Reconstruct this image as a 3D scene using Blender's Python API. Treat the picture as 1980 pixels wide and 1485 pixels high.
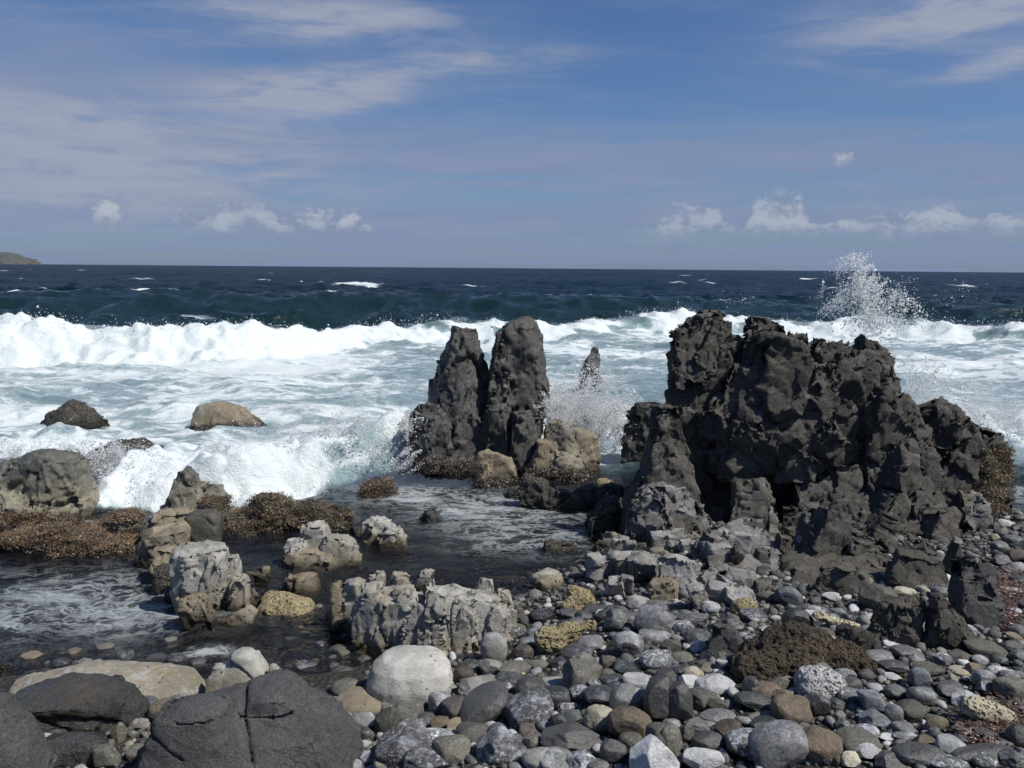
import bpy, bmesh, math, random
import numpy as np
from mathutils import Matrix, Vector
from mathutils.bvhtree import BVHTree

# ---------------------------------------------------------------- camera, sky, sun, exposure
for o in list(bpy.data.objects):
    bpy.data.objects.remove(o)
SC = bpy.context.scene
COL = SC.collection
FPX, PW, PH = 1554.0, 1980, 1485
CAM_H = 2.0
PITCH = math.atan(224.0 / FPX)
ROLL = math.radians(0.48)
cd = bpy.data.cameras.new('camera')
cam = bpy.data.objects.new('camera', cd)
COL.objects.link(cam)
CROT = Matrix.Rotation(math.pi / 2 - PITCH, 3, 'X') @ Matrix.Rotation(ROLL, 3, 'Z')
cam.matrix_world = Matrix.Translation((0, 0, CAM_H)) @ CROT.to_4x4()
cd.sensor_width = 36.0
cd.lens = 36.0 * FPX / PW
cd.clip_start = 0.05
cd.clip_end = 60000
SC.camera = cam

SUN_DIR = Vector((0.72, -0.33, 1.02)).normalized()      # towards the sun
sl = bpy.data.lights.new('sun', 'SUN')
sl.energy = 5.0
sl.angle = math.radians(0.5)
sl.color = (1.0, 0.95, 0.86)
so = bpy.data.objects.new('sun', sl)
COL.objects.link(so)
so.location = (5, -5, 12)
so.rotation_euler = SUN_DIR.to_track_quat('Z', 'Y').to_euler()

SC.view_settings.view_transform = 'Standard'
SC.view_settings.look = 'None'
SC.view_settings.exposure = 0.0
SC.view_settings.gamma = 1.0
SC.view_settings.use_curve_mapping = False
SC.render.engine = 'CYCLES'
SC.cycles.use_denoising = True
SC.cycles.max_bounces = 6
SC.cycles.diffuse_bounces = 4
SC.cycles.transparent_max_bounces = 12
SC.cycles.caustics_reflective = False
SC.cycles.caustics_refractive = False


class NT:
    """small helper to write node graphs"""
    def __init__(self, tree):
        self.t = tree
        tree.nodes.clear()

    def n(self, typ, ins=None, **kw):
        nd = self.t.nodes.new(typ)
        for k, v in kw.items():
            setattr(nd, k, v)
        for k, v in (ins or {}).items():
            s = nd.inputs[k]
            if isinstance(v, bpy.types.NodeSocket):
                self.t.links.new(v, s)
            else:
                if s.type == 'RGBA' and len(v) == 3:
                    v = (*v, 1.0)
                s.default_value = v
        return nd

    def m(self, op, a, b=None, c=None, clamp=False):
        ins = {0: a}
        if b is not None:
            ins[1] = b
        if c is not None:
            ins[2] = c
        return self.n('ShaderNodeMath', ins, operation=op, use_clamp=clamp).outputs[0]

    def vm(self, op, a, b=None, **kw):
        ins = {0: a}
        if b is not None:
            ins[1] = b
        ins.update(kw)
        return self.n('ShaderNodeVectorMath', ins, operation=op).outputs[0]

    def ss(self, v, lo, hi, o0=0.0, o1=1.0):
        return self.n('ShaderNodeMapRange', {'Value': v, 'From Min': lo, 'From Max': hi, 'To Min': o0, 'To Max': o1},
                      interpolation_type='SMOOTHSTEP').outputs[0]

    def mix(self, f, a, b, bt='MIX'):
        nd = self.n('ShaderNodeMix', data_type='RGBA', blend_type=bt)
        for s, v in ((nd.inputs[0], f), (nd.inputs[6], a), (nd.inputs[7], b)):
            if isinstance(v, bpy.types.NodeSocket):
                self.t.links.new(v, s)
            else:
                s.default_value = (*v, 1.0) if hasattr(v, '__len__') and len(v) == 3 else v
        return nd.outputs[2]

    def noise(self, vec, scale, detail=4, rough=0.55, dist=0.0, out=0):
        return self.n('ShaderNodeTexNoise', {'Vector': vec, 'Scale': scale, 'Detail': detail, 'Roughness': rough,
                                             'Distortion': dist}).outputs[out]

    def voro(self, vec, scale, feature='F1', out='Distance', rnd=1.0):
        return self.n('ShaderNodeTexVoronoi', {'Vector': vec, 'Scale': scale, 'Randomness': rnd}, feature=feature).outputs[out]

    def comb(self, x, y, z):
        return self.n('ShaderNodeCombineXYZ', {0: x, 1: y, 2: z}).outputs[0]


def ray(px, py):
    return CROT @ Vector(((px - PW / 2) / FPX, -(py - PH / 2) / FPX, -1.0))


def az_el(px, py):
    d = ray(px, py).normalized()
    return math.atan2(d.x, d.y), math.asin(d.z)


def build_world():
    w = bpy.data.worlds.new('World')
    SC.world = w
    w.use_nodes = True
    w.cycles.sampling_method = 'MANUAL'
    w.cycles.sample_map_resolution = 256
    t = NT(w.node_tree)
    sky = t.n('ShaderNodeTexSky', sky_type='NISHITA', sun_disc=False)
    sky.sun_elevation = math.asin(SUN_DIR.z)
    sky.sun_rotation = math.atan2(SUN_DIR.x, SUN_DIR.y)
    sky.altitude = 0
    sky.air_density = 1.0
    sky.dust_density = 0.7
    sky.ozone_density = 2.2
    g = t.n('ShaderNodeTexCoord').outputs['Generated']
    sep = t.n('ShaderNodeSeparateXYZ', {0: g})
    x, y, z = sep.outputs
    zc = t.m('MAXIMUM', z, 0.0)
    az = t.m('ARCTAN2', x, y)
    el = t.m('ARCSINE', z)
    skyc = t.mix(1.0, sky.outputs[0], (0.70, 0.94, 1.30), 'MULTIPLY')
    # thin high veil and streaks, seen on a flat layer overhead
    inv = t.m('DIVIDE', 1.0, t.m('ADD', zc, 0.10))
    u = t.m('MULTIPLY', x, inv)
    v = t.m('MULTIPLY', y, inv)
    flat = t.comb(u, v, 3.7)
    warp = t.vm('ADD', flat, t.vm('SCALE', t.noise(flat, 0.9, 3, out=1), **{'Scale': 0.9}))
    st = t.vm('MULTIPLY', warp, (0.55, 1.5, 1.0))
    n1 = t.noise(st, 0.62, 5, 0.52)
    veil = t.ss(n1, 0.39, 0.70)
    n2 = t.noise(t.vm('MULTIPLY', warp, (0.8, 3.2, 1.0)), 1.5, 5, 0.6)
    streak = t.m('MULTIPLY', t.ss(n2, 0.48, 0.74), t.ss(t.noise(flat, 0.5, 2), 0.42, 0.62))
    hazeband = t.ss(el, 0.26, 0.0)                    # thicker air low down
    ve = t.m('ADD', t.m('MULTIPLY', veil, 0.72), t.m('MULTIPLY', streak, 0.65))
    ve = t.m('ADD', ve, t.m('MULTIPLY', hazeband, 0.55), clamp=True)
    # the soft bright bars high in the frame
    def blob(px, py, wx, wy, rot=0.0):
        a0, e0 = az_el(px, py)
        da = t.m('SUBTRACT', az, a0)
        de = t.m('SUBTRACT', el, t.m('MULTIPLY_ADD', da, rot, e0))
        a = t.m('DIVIDE', da, wx / FPX)
        b = t.m('DIVIDE', de, wy / FPX)
        r2 = t.m('ADD', t.m('MULTIPLY', a, a), t.m('MULTIPLY', b, b))
        return t.m('POWER', 2.718, t.m('MULTIPLY', r2, -1.0))
    bars = None
    for px, py, wx, wy, rot, k in [(620, 25, 270, 46, 0.0, 0.95), (860, 125, 220, 28, 0.10, 0.75), (600, 185, 160, 34, 0.02, 0.85),
                                   (1830, 30, 280, 52, 0.06, 0.9), (1940, 120, 170, 24, 0.12, 0.8), (60, 300, 560, 110, 0.0, 0.75)]:
        b = t.m('MULTIPLY', blob(px, py, wx, wy, rot), k)
        bars = b if bars is None else t.m('ADD', bars, b)
    nb = t.noise(t.comb(t.m('MULTIPLY', az, 5.0), t.m('MULTIPLY', el, 26.0), 1.3), 1.6, 6, 0.6, 0.5)
    bars = t.m('MULTIPLY', bars, t.ss(nb, 0.22, 0.7, 0.25, 1.15))
    ve = t.m('ADD', ve, bars, clamp=True)
    c1 = t.mix(t.m('MULTIPLY', ve, 0.92), skyc, t.mix(t.ss(bars, 0.1, 0.6), (3.3, 4.2, 6.5), (5.2, 5.7, 7.2)))
    # small cumulus heads sitting low over the horizon
    cv = t.comb(t.m('MULTIPLY', az, 1.0), t.m('MULTIPLY', el, 1.35), 0.0)
    cn = t.noise(cv, 30.0, 7, 0.66, 0.25)
    cn2 = t.noise(cv, 9.0, 4, 0.55)
    fc = t.n('ShaderNodeFloatCurve', {'Value': t.m('MULTIPLY_ADD', az, 1 / 1.4, 0.5)})
    cur = fc.mapping.curves[0]
    prof = [(-400, 470), (-200, 470), (-150, 420), (-60, 425), (-30, 470), (60, 470), (92, 428), (112, 418), (132, 430), (142, 466), (165, 448), (174, 402), (205, 384), (236, 408), (248, 440), (290, 462), (322, 450), (346, 394), (366, 387), (384, 418), (402, 387), (440, 389), (480, 376), (520, 383), (538, 423), (560, 412), (600, 389), (655, 405), (690, 396), (716, 423), (740, 472), (1100, 472), (1150, 460), (1195, 468), (1225, 443), (1270, 422), (1300, 395), (1330, 390), (1356, 417), (1370, 395), (1390, 390), (1404, 425), (1444, 434), (1462, 389), (1510, 373), (1550, 376), (1564, 415), (1620, 404), (1700, 395), (1742, 414), (1800, 400), (1860, 400), (1950, 404), (1990, 415), (2100, 470), (2200, 390), (2350, 400), (2420, 470)]
    pts = []
    for px, py in prof:
        a0, e0 = az_el(px, py)
        pts.append((a0 / 1.4 + 0.5, max(0.0, e0 / 0.16)))
    while len(cur.points) < len(pts):
        cur.points.new(0.5, 0.5)
    for p, (a0, e0) in zip(cur.points, pts):
        p.location = (a0, e0)
        p.handle_type = 'VECTOR'
    fc.mapping.update()
    top = t.m('MULTIPLY_ADD', fc.outputs[0], 0.16, 0.005)
    wob = t.m('MULTIPLY', t.m('SUBTRACT', cn, 0.5), 0.065)
    hd = t.m('ADD', t.m('SUBTRACT', top, el), wob)
    base_el = t.m('MULTIPLY_ADD', t.m('SUBTRACT', cn2, 0.5), 0.03, 0.040)
    low = t.ss(t.m('SUBTRACT', el, base_el), -0.010, 0.016)
    cum = t.m('MULTIPLY', t.ss(hd, 0.0, 0.02), low)
    one = t.m('MULTIPLY', blob(1625, 305, 30, 24), 0.8)
    cum = t.m('MAXIMUM', cum, t.ss(t.m('ADD', one, t.m('MULTIPLY', t.m('SUBTRACT', cn, 0.5), 1.4)), 0.45, 0.85))
    cum = t.m('MULTIPLY', cum, t.ss(cn2, 0.3, 0.6, 0.6, 1.0))
    lump = t.noise(t.vm('ADD', cv, (0.004, -0.006, 0.0)), 34.0, 6, 0.6)
    shade = t.ss(t.m('ADD', t.m('MULTIPLY', t.m('SUBTRACT', cn, lump), 2.0), t.m('MULTIPLY', cum, 0.6)), 0.0, 0.75)
    cc = t.mix(shade, (3.5, 4.2, 6.0), (7.0, 7.6, 8.6))
    c2 = t.mix(t.m('MULTIPLY', cum, t.ss(az, 0.0, 0.2, 0.72, 0.52)), c1, cc)
    # low grey banks behind the heads
    bank = t.m('MULTIPLY', t.ss(t.noise(t.comb(t.m('MULTIPLY', az, 4.0), t.m('MULTIPLY', el, 30.0), 7.0), 1.7, 5, 0.55), 0.45, 0.65),
               t.m('MULTIPLY', t.ss(el, 0.012, 0.05), t.ss(el, 0.20, 0.09)))
    c3 = t.mix(t.m('MULTIPLY', bank, 0.5), c2, (3.9, 4.7, 6.8))
    c4 = t.mix(t.m('MULTIPLY', t.m('MULTIPLY', cum, shade), 0.42), c3, cc)
    bg = t.n('ShaderNodeBackground', {'Color': c4, 'Strength': 0.066})
    o = t.n('ShaderNodeOutputWorld')
    w.node_tree.links.new(bg.outputs[0], o.inputs[0])


build_world()

# ---------------------------------------------------------------- numeric helpers
def h3(ix, iy, iz, seed):
    with np.errstate(over='ignore'):
        h = (ix.astype(np.uint32) * np.uint32(374761393) + iy.astype(np.uint32) * np.uint32(668265263)
             + iz.astype(np.uint32) * np.uint32(2246822519) + np.uint32((seed * 3266489917) & 0xffffffff))
        h = (h ^ (h >> np.uint32(15))) * np.uint32(2246822519)
        h = (h ^ (h >> np.uint32(13))) * np.uint32(3266489917)
        h = h ^ (h >> np.uint32(16))
    return (h & np.uint32(0xffffff)).astype(np.float32) / np.float32(0xffffff)


def vnoise(p, seed=0):
    f = np.floor(p)
    i = f.astype(np.int64)
    t = (p - f).astype(np.float32)
    t = t * t * t * (t * (t * 6 - 15) + 10)
    x0, y0, z0 = i[:, 0], i[:, 1], i[:, 2]
    r = 0
    for dx in (0, 1):
        wx = t[:, 0] if dx else 1 - t[:, 0]
        for dy in (0, 1):
            wy = t[:, 1] if dy else 1 - t[:, 1]
            for dz in (0, 1):
                wz = t[:, 2] if dz else 1 - t[:, 2]
                r = r + wx * wy * wz * h3(x0 + dx, y0 + dy, z0 + dz, seed)
    return r * 2 - 1


def fbm(p, octaves=4, seed=0, gain=0.5, ridged=False):
    a, s, tot = 1.0, 0.0, 0.0
    q = np.array(p, dtype=np.float64)
    for k in range(octaves):
        n = vnoise(q, seed + k * 17)
        if ridged:
            n = 1 - 2 * np.abs(n)
        s = s + a * n
        tot += a
        a *= gain
        q = q * 2.03 + 11.7
    return s / tot


def worley(p, seed=0):
    """F1, F2, two random numbers of the nearest cell and the offset to its centre"""
    n = len(p)
    f = np.floor(p).astype(np.int64)
    b1 = np.full(n, 9e9)
    b2 = np.full(n, 9e9)
    vec = np.zeros((n, 3))
    cid = np.zeros((n, 3), np.int64)
    for dx in (-1, 0, 1):
        for dy in (-1, 0, 1):
            for dz in (-1, 0, 1):
                cx, cy, cz = f[:, 0] + dx, f[:, 1] + dy, f[:, 2] + dz
                c = np.stack([cx + h3(cx, cy, cz, seed + 1), cy + h3(cx, cy, cz, seed + 2), cz + h3(cx, cy, cz, seed + 3)], 1)
                v = p - c
                d = np.einsum('ij,ij->i', v, v)
                near = d < b1
                b2 = np.where(near, b1, np.minimum(b2, d))
                b1 = np.where(near, d, b1)
                vec[near] = v[near]
                cid[near] = np.stack([cx, cy, cz], 1)[near]
    r = [h3(cid[:, 0], cid[:, 1], cid[:, 2], seed + 11 + k) for k in range(4)]
    WKEY[0] = (cid[:, 0] + 4096) * 67108864 + (cid[:, 1] + 4096) * 8192 + (cid[:, 2] + 4096)
    return np.sqrt(b1), np.sqrt(b2), r, vec


WKEY = [None]


def planar(P, N, w, scale, seed, alpha, tilt=0.2, lim=0.09, joint=0.0, jw=0.1, step=0.0):
    """flatten the surface cell by cell, the way stone parts along planes; joints can be let in between the cells"""
    f1, f2, r, v = worley(w / scale, seed)
    ax = np.argmax(np.abs(N), 1)
    sg = N[np.arange(len(N)), ax] > 0
    key = WKEY[0] * 8 + ax * 2 + sg
    u, inv = np.unique(key, return_inverse=True)
    cnt = np.bincount(inv).astype(float)
    c = np.stack([np.bincount(inv, P[:, i]) / cnt for i in range(3)], 1)
    n = np.stack([np.bincount(inv, N[:, i]) / cnt for i in range(3)], 1)
    rs = np.random.RandomState(seed % 100000)
    ln = np.linalg.norm(n, axis=1)
    n = n / np.maximum(ln, 1e-6)[:, None] + tilt * rs.normal(size=n.shape)
    n /= np.linalg.norm(n, axis=1)[:, None]
    off = (rs.rand(len(u)) - 0.5) * step
    d = np.einsum('ij,ij->i', P - c[inv], n[inv])
    d = np.clip(d, -lim, lim) * alpha * np.clip(ln[inv] * 1.3, 0, 1)
    P = P - n[inv] * (d - off[inv])[:, None]
    if joint:
        come = sstep(fbm(P * 2.1 + 9.1, 2, seed + 77), -0.8, 0.0)
        P = P - N * (joint * come * (1 - sstep(f2 - f1, 0, jw)))[:, None]
    return P


def sstep(x, lo, hi):
    t = np.clip((x - lo) / (hi - lo), 0, 1)
    return t * t * (3 - 2 * t)


def facet(p, scale, seed):
    """broken-stone steps: every cell is a tilted plane with its own offset; also returns the joint distance"""
    f1, f2, r, v = worley(p / scale, seed)
    z = r[0] * 2 - 1
    a = r[1] * 6.2832
    q = np.sqrt(1 - z * z)
    d = v[:, 0] * q * np.cos(a) + v[:, 1] * q * np.sin(a) + v[:, 2] * z
    return d + (r[2] - 0.5) * 0.7, f2 - f1


def new_mesh(name, verts, faces, smooth=True):
    me = bpy.data.meshes.new(name)
    verts = np.asarray(verts, dtype=np.float32)
    faces = np.asarray(faces, dtype=np.int32)
    k = faces.shape[1]
    me.vertices.add(len(verts))
    me.vertices.foreach_set('co', verts.ravel())
    me.loops.add(len(faces) * k)
    me.loops.foreach_set('vertex_index', faces.ravel())
    me.polygons.add(len(faces))
    me.polygons.foreach_set('loop_start', np.arange(0, len(faces) * k, k, dtype=np.int32))
    me.polygons.foreach_set('use_smooth', np.full(len(faces), smooth))
    me.update(calc_edges=True)
    return me


def attr(me, name, vals):
    vals = np.asarray(vals, dtype=np.float32)
    if vals.ndim == 1:
        a = me.attributes.new(name, 'FLOAT', 'POINT')
        a.data.foreach_set('value', vals)
    else:
        a = me.attributes.new(name, 'FLOAT_COLOR', 'POINT')
        if vals.shape[1] == 3:
            vals = np.concatenate([vals, np.ones((len(vals), 1), np.float32)], 1)
        a.data.foreach_set('color', vals.ravel())


def link(name, me, mat=None, parent=None, loc=(0, 0, 0)):
    o = bpy.data.objects.new(name, me)
    COL.objects.link(o)
    o.location = loc
    if parent is not None:
        o.parent = parent
    if mat is not None and me is not None and not me.materials:
        me.materials.append(mat)
    return o


def tag(o, label, cat=None, group=None, kind=None):
    o['label'] = label
    if cat:
        o['category'] = cat
    if group:
        o['group'] = group
    if kind:
        o['kind'] = kind
    return o


def mesh_np(me):
    v = np.empty(len(me.vertices) * 3, np.float32)
    me.vertices.foreach_get('co', v)
    n = np.empty(len(me.vertices) * 3, np.float32)
    me.vertex_normals.foreach_get('vector', n)
    return v.reshape(-1, 3).astype(np.float64), n.reshape(-1, 3).astype(np.float64)


def set_co(me, v):
    me.vertices.foreach_set('co', np.asarray(v, np.float32).ravel())
    me.update()


# ---------------------------------------------------------------- from the photograph's measurements to places
def at_depth(px, py, D):
    d = ray(px, py)
    t = D / d.y
    return Vector((d.x * t, D, CAM_H + d.z * t))


def at_z(px, py, z):
    d = ray(px, py)
    t = (z - CAM_H) / d.z
    return Vector((d.x * t, d.y * t, z))


SHORE = [at_z(px, py, 0.0) for px, py in [(-500, 1350), (0, 1350), (300, 1345), (640, 1350), (700, 1325), (880, 1275), (960, 1245), (1010, 1190), (1080, 1150),
                                          (1150, 1085), (1230, 1020), (1400, 1000), (1930, 992), (1990, 1000), (2300, 1010)]]
SHX = np.array([p.x for p in SHORE])
SHY = np.array([p.y for p in SHORE])
SHX, SHY = np.maximum.accumulate(SHX + np.arange(len(SHX)) * 1e-4), SHY


def ground_z(x, y):
    x = np.asarray(x, float)
    y = np.asarray(y, float)
    s = 0
    for dx in (-0.5, -0.25, 0, 0.25, 0.5):
        s = s + np.interp(x + dx, SHX, SHY)
    d = s / 5 - y
    up = 0.125 * d + 0.02
    dn = np.maximum(-0.30, 0.17 * d) - np.maximum(0, -d - 3.0) * 0.22
    z = np.where(d > 0, up, dn + 0.02)
    p = np.stack([x.ravel(), y.ravel(), np.zeros(x.size)], 1)
    return z + (0.035 * fbm(p * 1.3, 3, 5)).reshape(x.shape)


def gz(x, y):
    return float(ground_z(np.array([x]), np.array([y]))[0])


def on_ground(px, py, lift=0.0):
    z = 0.2
    for _ in range(8):
        p = at_z(px, py, z + lift)
        z = gz(p.x, p.y)
    return Vector((p.x, p.y, z))


# ---------------------------------------------------------------- materials
def bsdf(t, **ins):
    return t.n('ShaderNodeBsdfPrincipled', ins)


def finish(t, sh):
    o = t.n('ShaderNodeOutputMaterial')
    t.t.links.new(sh, o.inputs[0])


def rock_mat(name, ca, cb, speck=None, speck_amt=0.0, dots=0.0, rough=0.75, wet=0.0, bump=0.6, scale=1.0,
             band=None, pits=0.0, cracks=0.0, tint=None, spec=0.35, salt=0.0, vary=0.0, tide=False):
    """stone: two tones mottled, optional pale specks, dark barnacle dots, salt bloom, colour band by height, wet gloss, fine cracks"""
    m = bpy.data.materials.new(name)
    m.use_nodes = True
    t = NT(m.node_tree)
    geo = t.n('ShaderNodeNewGeometry')
    pos = geo.outputs['Position']
    if vary:
        rnd = t.n('ShaderNodeObjectInfo').outputs['Random']
        pos = t.vm('ADD', pos, t.comb(t.m('MULTIPLY', rnd, 37.0), t.m('MULTIPLY', rnd, 91.0), t.m('MULTIPLY', rnd, 53.0)))
    n1 = t.noise(pos, 3.1 * scale, 5, 0.62)
    n2 = t.noise(pos, 17.0 * scale, 5, 0.65)
    nf = t.noise(pos, 120.0, 4, 0.7)
    f = t.ss(t.m('ADD', t.m('MULTIPLY', n1, 0.6), t.m('MULTIPLY', n2, 0.4)), 0.36, 0.64)
    col = t.mix(f, ca, cb)
    col = t.mix(t.ss(nf, 0.3, 0.75), t.mix(0.22, col, (0, 0, 0)), t.mix(0.06, col, (1, 1, 1)))
    if tint is not None:
        tc, amt = tint
        col = t.mix(t.m('MULTIPLY', t.ss(t.noise(t.vm('ADD', pos, (7, 3, 1)), 2.4 * scale, 4), 0.5, 0.68), amt), col, tc)
    if band is not None:
        bc1, bc2, z0, z1 = band
        zz = t.n('ShaderNodeSeparateXYZ', {0: geo.outputs['Position']}).outputs[2]
        zz = t.m('ADD', zz, t.m('MULTIPLY', t.m('SUBTRACT', t.noise(pos, 2.6, 5, 0.62), 0.5), 1.1 * abs(z1 - z0) + 0.12))
        col = t.mix(t.ss(zz, z1, z0), col, t.mix(f, bc1, bc2))
    if speck is not None:
        sm = t.m('MULTIPLY', t.ss(t.noise(pos, 60.0 * scale, 4, 0.75), 0.5, 0.66), t.ss(t.noise(pos, 8.0 * scale, 3), 0.36, 0.62))
        col = t.mix(t.m('MULTIPLY', sm, speck_amt), col, speck)
    if salt:
        nz = t.n('ShaderNodeSeparateXYZ', {0: geo.outputs['Normal']}).outputs[2]
        sm = t.m('MULTIPLY', t.ss(nz, 0.1, 0.8), t.ss(t.noise(pos, 14.0, 6, 0.75), 0.47, 0.68))
        col = t.mix(t.m('MULTIPLY', sm, salt), col, (0.55, 0.57, 0.62))
    hgt = t.m('ADD', t.m('MULTIPLY', n2, 0.6), t.m('MULTIPLY', nf, 0.5))
    hgt = t.m('ADD', hgt, t.m('MULTIPLY', t.noise(pos, 300.0, 3, 0.7), 0.28))
    if cracks:
        wp = t.vm('ADD', pos, t.vm('SCALE', t.noise(pos, 6.0, 4, 0.6, out=1), **{'Scale': 0.22}))
        e = t.m('ADD', t.voro(wp, 3.4 * scale, 'DISTANCE_TO_EDGE'), t.ss(t.noise(pos, 2.2, 2), 0.62, 0.4, 0.0, 0.05))
        e2 = t.m('ADD', t.voro(t.vm('MULTIPLY', wp, (1.0, 1.0, 0.5)), 10.0 * scale, 'DISTANCE_TO_EDGE'), t.ss(t.noise(pos, 3.1, 2), 0.58, 0.42, 0.0, 0.08))
        ck = t.m('MULTIPLY', t.ss(e, 0.0, 0.014), t.m('ADD', t.m('MULTIPLY', t.ss(e2, 0.0, 0.025), 0.6), 0.4))
        hgt = t.m('ADD', hgt, t.m('MULTIPLY', ck, 0.9 * cracks))
        col = t.mix(t.m('MULTIPLY', t.m('SUBTRACT', 1.0, ck), 0.55 * cracks), col, (0.012, 0.011, 0.01))
    if dots:
        dn = t.voro(pos, 42.0, 'F1')
        dr = t.n('ShaderNodeTexVoronoi', {'Vector': pos, 'Scale': 42.0}).outputs['Color']
        dm = t.m('MULTIPLY', t.ss(dn, 0.30, 0.18), t.ss(t.n('ShaderNodeSeparateXYZ', {0: dr}).outputs[0], 0.72, 0.8))
        dm = t.m('MULTIPLY', dm, t.ss(t.noise(pos, 4.0, 3), 0.45, 0.62))
        col = t.mix(t.m('MULTIPLY', dm, dots), col, (0.012, 0.011, 0.012))
        hgt = t.m('ADD', hgt, t.m('MULTIPLY', dm, 0.8))
    if pits:
        pn = t.m('MINIMUM', t.ss(t.voro(pos, 38.0, 'F1'), 0.12, 0.42), t.ss(t.voro(pos, 85.0, 'F1'), 0.1, 0.45))
        hgt = t.m('ADD', hgt, t.m('MULTIPLY', pn, 1.6 * pits))
        col = t.mix(t.m('MULTIPLY', t.m('SUBTRACT', 1.0, pn), 0.45 * pits), col, t.mix(0.75, col, (0, 0, 0)))
    if vary:
        k = t.m('MULTIPLY_ADD', t.n('ShaderNodeObjectInfo').outputs['Random'], vary * 2, 1.0 - vary)
        col = t.vm('SCALE', col, **{'Scale': k})
    tm = None
    if tide:
        tz = t.n('ShaderNodeSeparateXYZ', {0: geo.outputs['Position']}).outputs[2]
        tm = t.ss(t.m('ADD', tz, t.m('MULTIPLY', t.m('SUBTRACT', t.noise(pos, 7.0, 4, 0.6), 0.5), 0.16)), 0.075, 0.035)
        col = t.mix(t.m('MULTIPLY', tm, 0.72), col, t.mix(1.0, col, (0.18, 0.15, 0.11), 'MULTIPLY'))
    b = t.n('ShaderNodeBump', {'Strength': bump, 'Distance': 0.017, 'Height': hgt})
    r = t.m('ADD', t.m('MULTIPLY', n2, 0.25), rough - 0.12)
    if wet:
        wm = t.m('MULTIPLY', t.ss(t.noise(pos, 5.0, 3), 0.3, 0.6), wet)
        r = t.m('SUBTRACT', r, t.m('MULTIPLY', wm, 0.45), clamp=True)
    if tm is not None:
        r = t.m('MULTIPLY_ADD', tm, -0.35, r, clamp=True)
    s = bsdf(t, **{'Base Color': col, 'Roughness': r, 'Normal': b.outputs[0], 'Specular IOR Level': spec + wet * 0.25})
    finish(t, s.outputs[0])
    return m


M = {}
M['crag'] = rock_mat('dark_crag_rock', (0.0342, 0.0316, 0.0273), (0.0853, 0.0785, 0.0666), speck=(0.15, 0.142, 0.125), speck_amt=0.5, salt=0.16, bump=0.9, tint=((0.1452, 0.1127, 0.0717), 0.16), cracks=0.35, rough=0.85, spec=0.25)
M['cragblock'] = rock_mat('dark_crag_block', (0.0342, 0.0316, 0.0273), (0.0853, 0.0785, 0.0666), speck=(0.15, 0.142, 0.125), speck_amt=0.5, salt=0.16, bump=0.9, tint=((0.1452, 0.1127, 0.0717), 0.16), cracks=0.35, rough=0.85, spec=0.25, vary=0.22)
M['cragfoot'] = rock_mat('bleached_crag_foot', (0.0732, 0.0703, 0.0630), (0.2342, 0.2298, 0.2167), bump=0.9, cracks=0.6, rough=0.85, dots=0.5, spec=0.25, tint=((0.2489, 0.2123, 0.1464), 0.5), salt=0.25)
M['stack'] = rock_mat('dark_wet_stack_rock', (0.0253, 0.0246, 0.0210), (0.0589, 0.0575, 0.0491), speck=(0.14, 0.14, 0.125), speck_amt=0.45, bump=0.8, wet=0.7, cracks=0.3, rough=0.62, tint=((0.0842, 0.0785, 0.0659), 0.4), tide=True)
M['black'] = rock_mat('black_wet_rock', (0.0061, 0.0061, 0.0061), (0.0171, 0.0171, 0.0159), wet=0.6, bump=0.7)
M['tan'] = rock_mat('tan_barnacled_rock', (0.1647, 0.1318, 0.0843), (0.3360, 0.2807, 0.1911), dots=1.0, bump=0.9, tint=((0.1976, 0.1950, 0.1739), 0.7), cracks=0.25,
                    band=((0.0185, 0.0158, 0.0106), (0.0725, 0.0567, 0.0342), 0.02, 0.15), wet=0.3, tide=True)
M['barnacle'] = rock_mat('dark_barnacle_rock', (0.0122, 0.0110, 0.0085), (0.0488, 0.0415, 0.0281), speck=(0.3660, 0.3172, 0.2196), speck_amt=0.7, wet=0.4, bump=1.0, pits=0.5, tide=True)
M['olive'] = rock_mat('wet_olive_rock', (0.0415, 0.0427, 0.0329), (0.1159, 0.1147, 0.0891), wet=0.9, bump=0.7, rough=0.6,
                      band=((0.1586, 0.1427, 0.1049), (0.2867, 0.2586, 0.1952), 0.12, 0.42), dots=0.6, tide=True)
M['knob'] = rock_mat('wet_brown_knob', (0.0244, 0.0232, 0.0159), (0.0586, 0.0525, 0.0354), wet=0.6, bump=0.5)
M['pale'] = rock_mat('pale_grey_rock', (0.2269, 0.2225, 0.1991), (0.4831, 0.4744, 0.4333), dots=1.0, bump=0.7, cracks=0.3, tint=((0.3660, 0.3001, 0.2050), 0.5), wet=0.15,
                     band=((0.1610, 0.1318, 0.0878), (0.2928, 0.2460, 0.1610), 0.0, 0.18), tide=True)
M['fins'] = rock_mat('grey_finned_rock', (0.2050, 0.1962, 0.1684), (0.4538, 0.4392, 0.3953), dots=0.9, bump=0.85, cracks=0.5, tint=((0.3514, 0.2928, 0.1976), 0.55),
                     band=((0.2342, 0.1903, 0.1244), (0.3660, 0.3103, 0.2123), 0.02, 0.16), salt=0.3, tide=True)
M['rubble'] = rock_mat('pale_rubble_rock', (0.1464, 0.1450, 0.1346), (0.3587, 0.3558, 0.3412), dots=0.8, bump=0.9, cracks=0.5, tint=((0.3074, 0.2562, 0.1728), 0.6), salt=0.35, vary=0.3)
M['slab'] = rock_mat('brown_grey_slab_rock', (0.0507, 0.0460, 0.0373), (0.1190, 0.1095, 0.0904), bump=0.85, cracks=0.5, rough=0.88, vary=0.2, spec=0.25)
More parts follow.
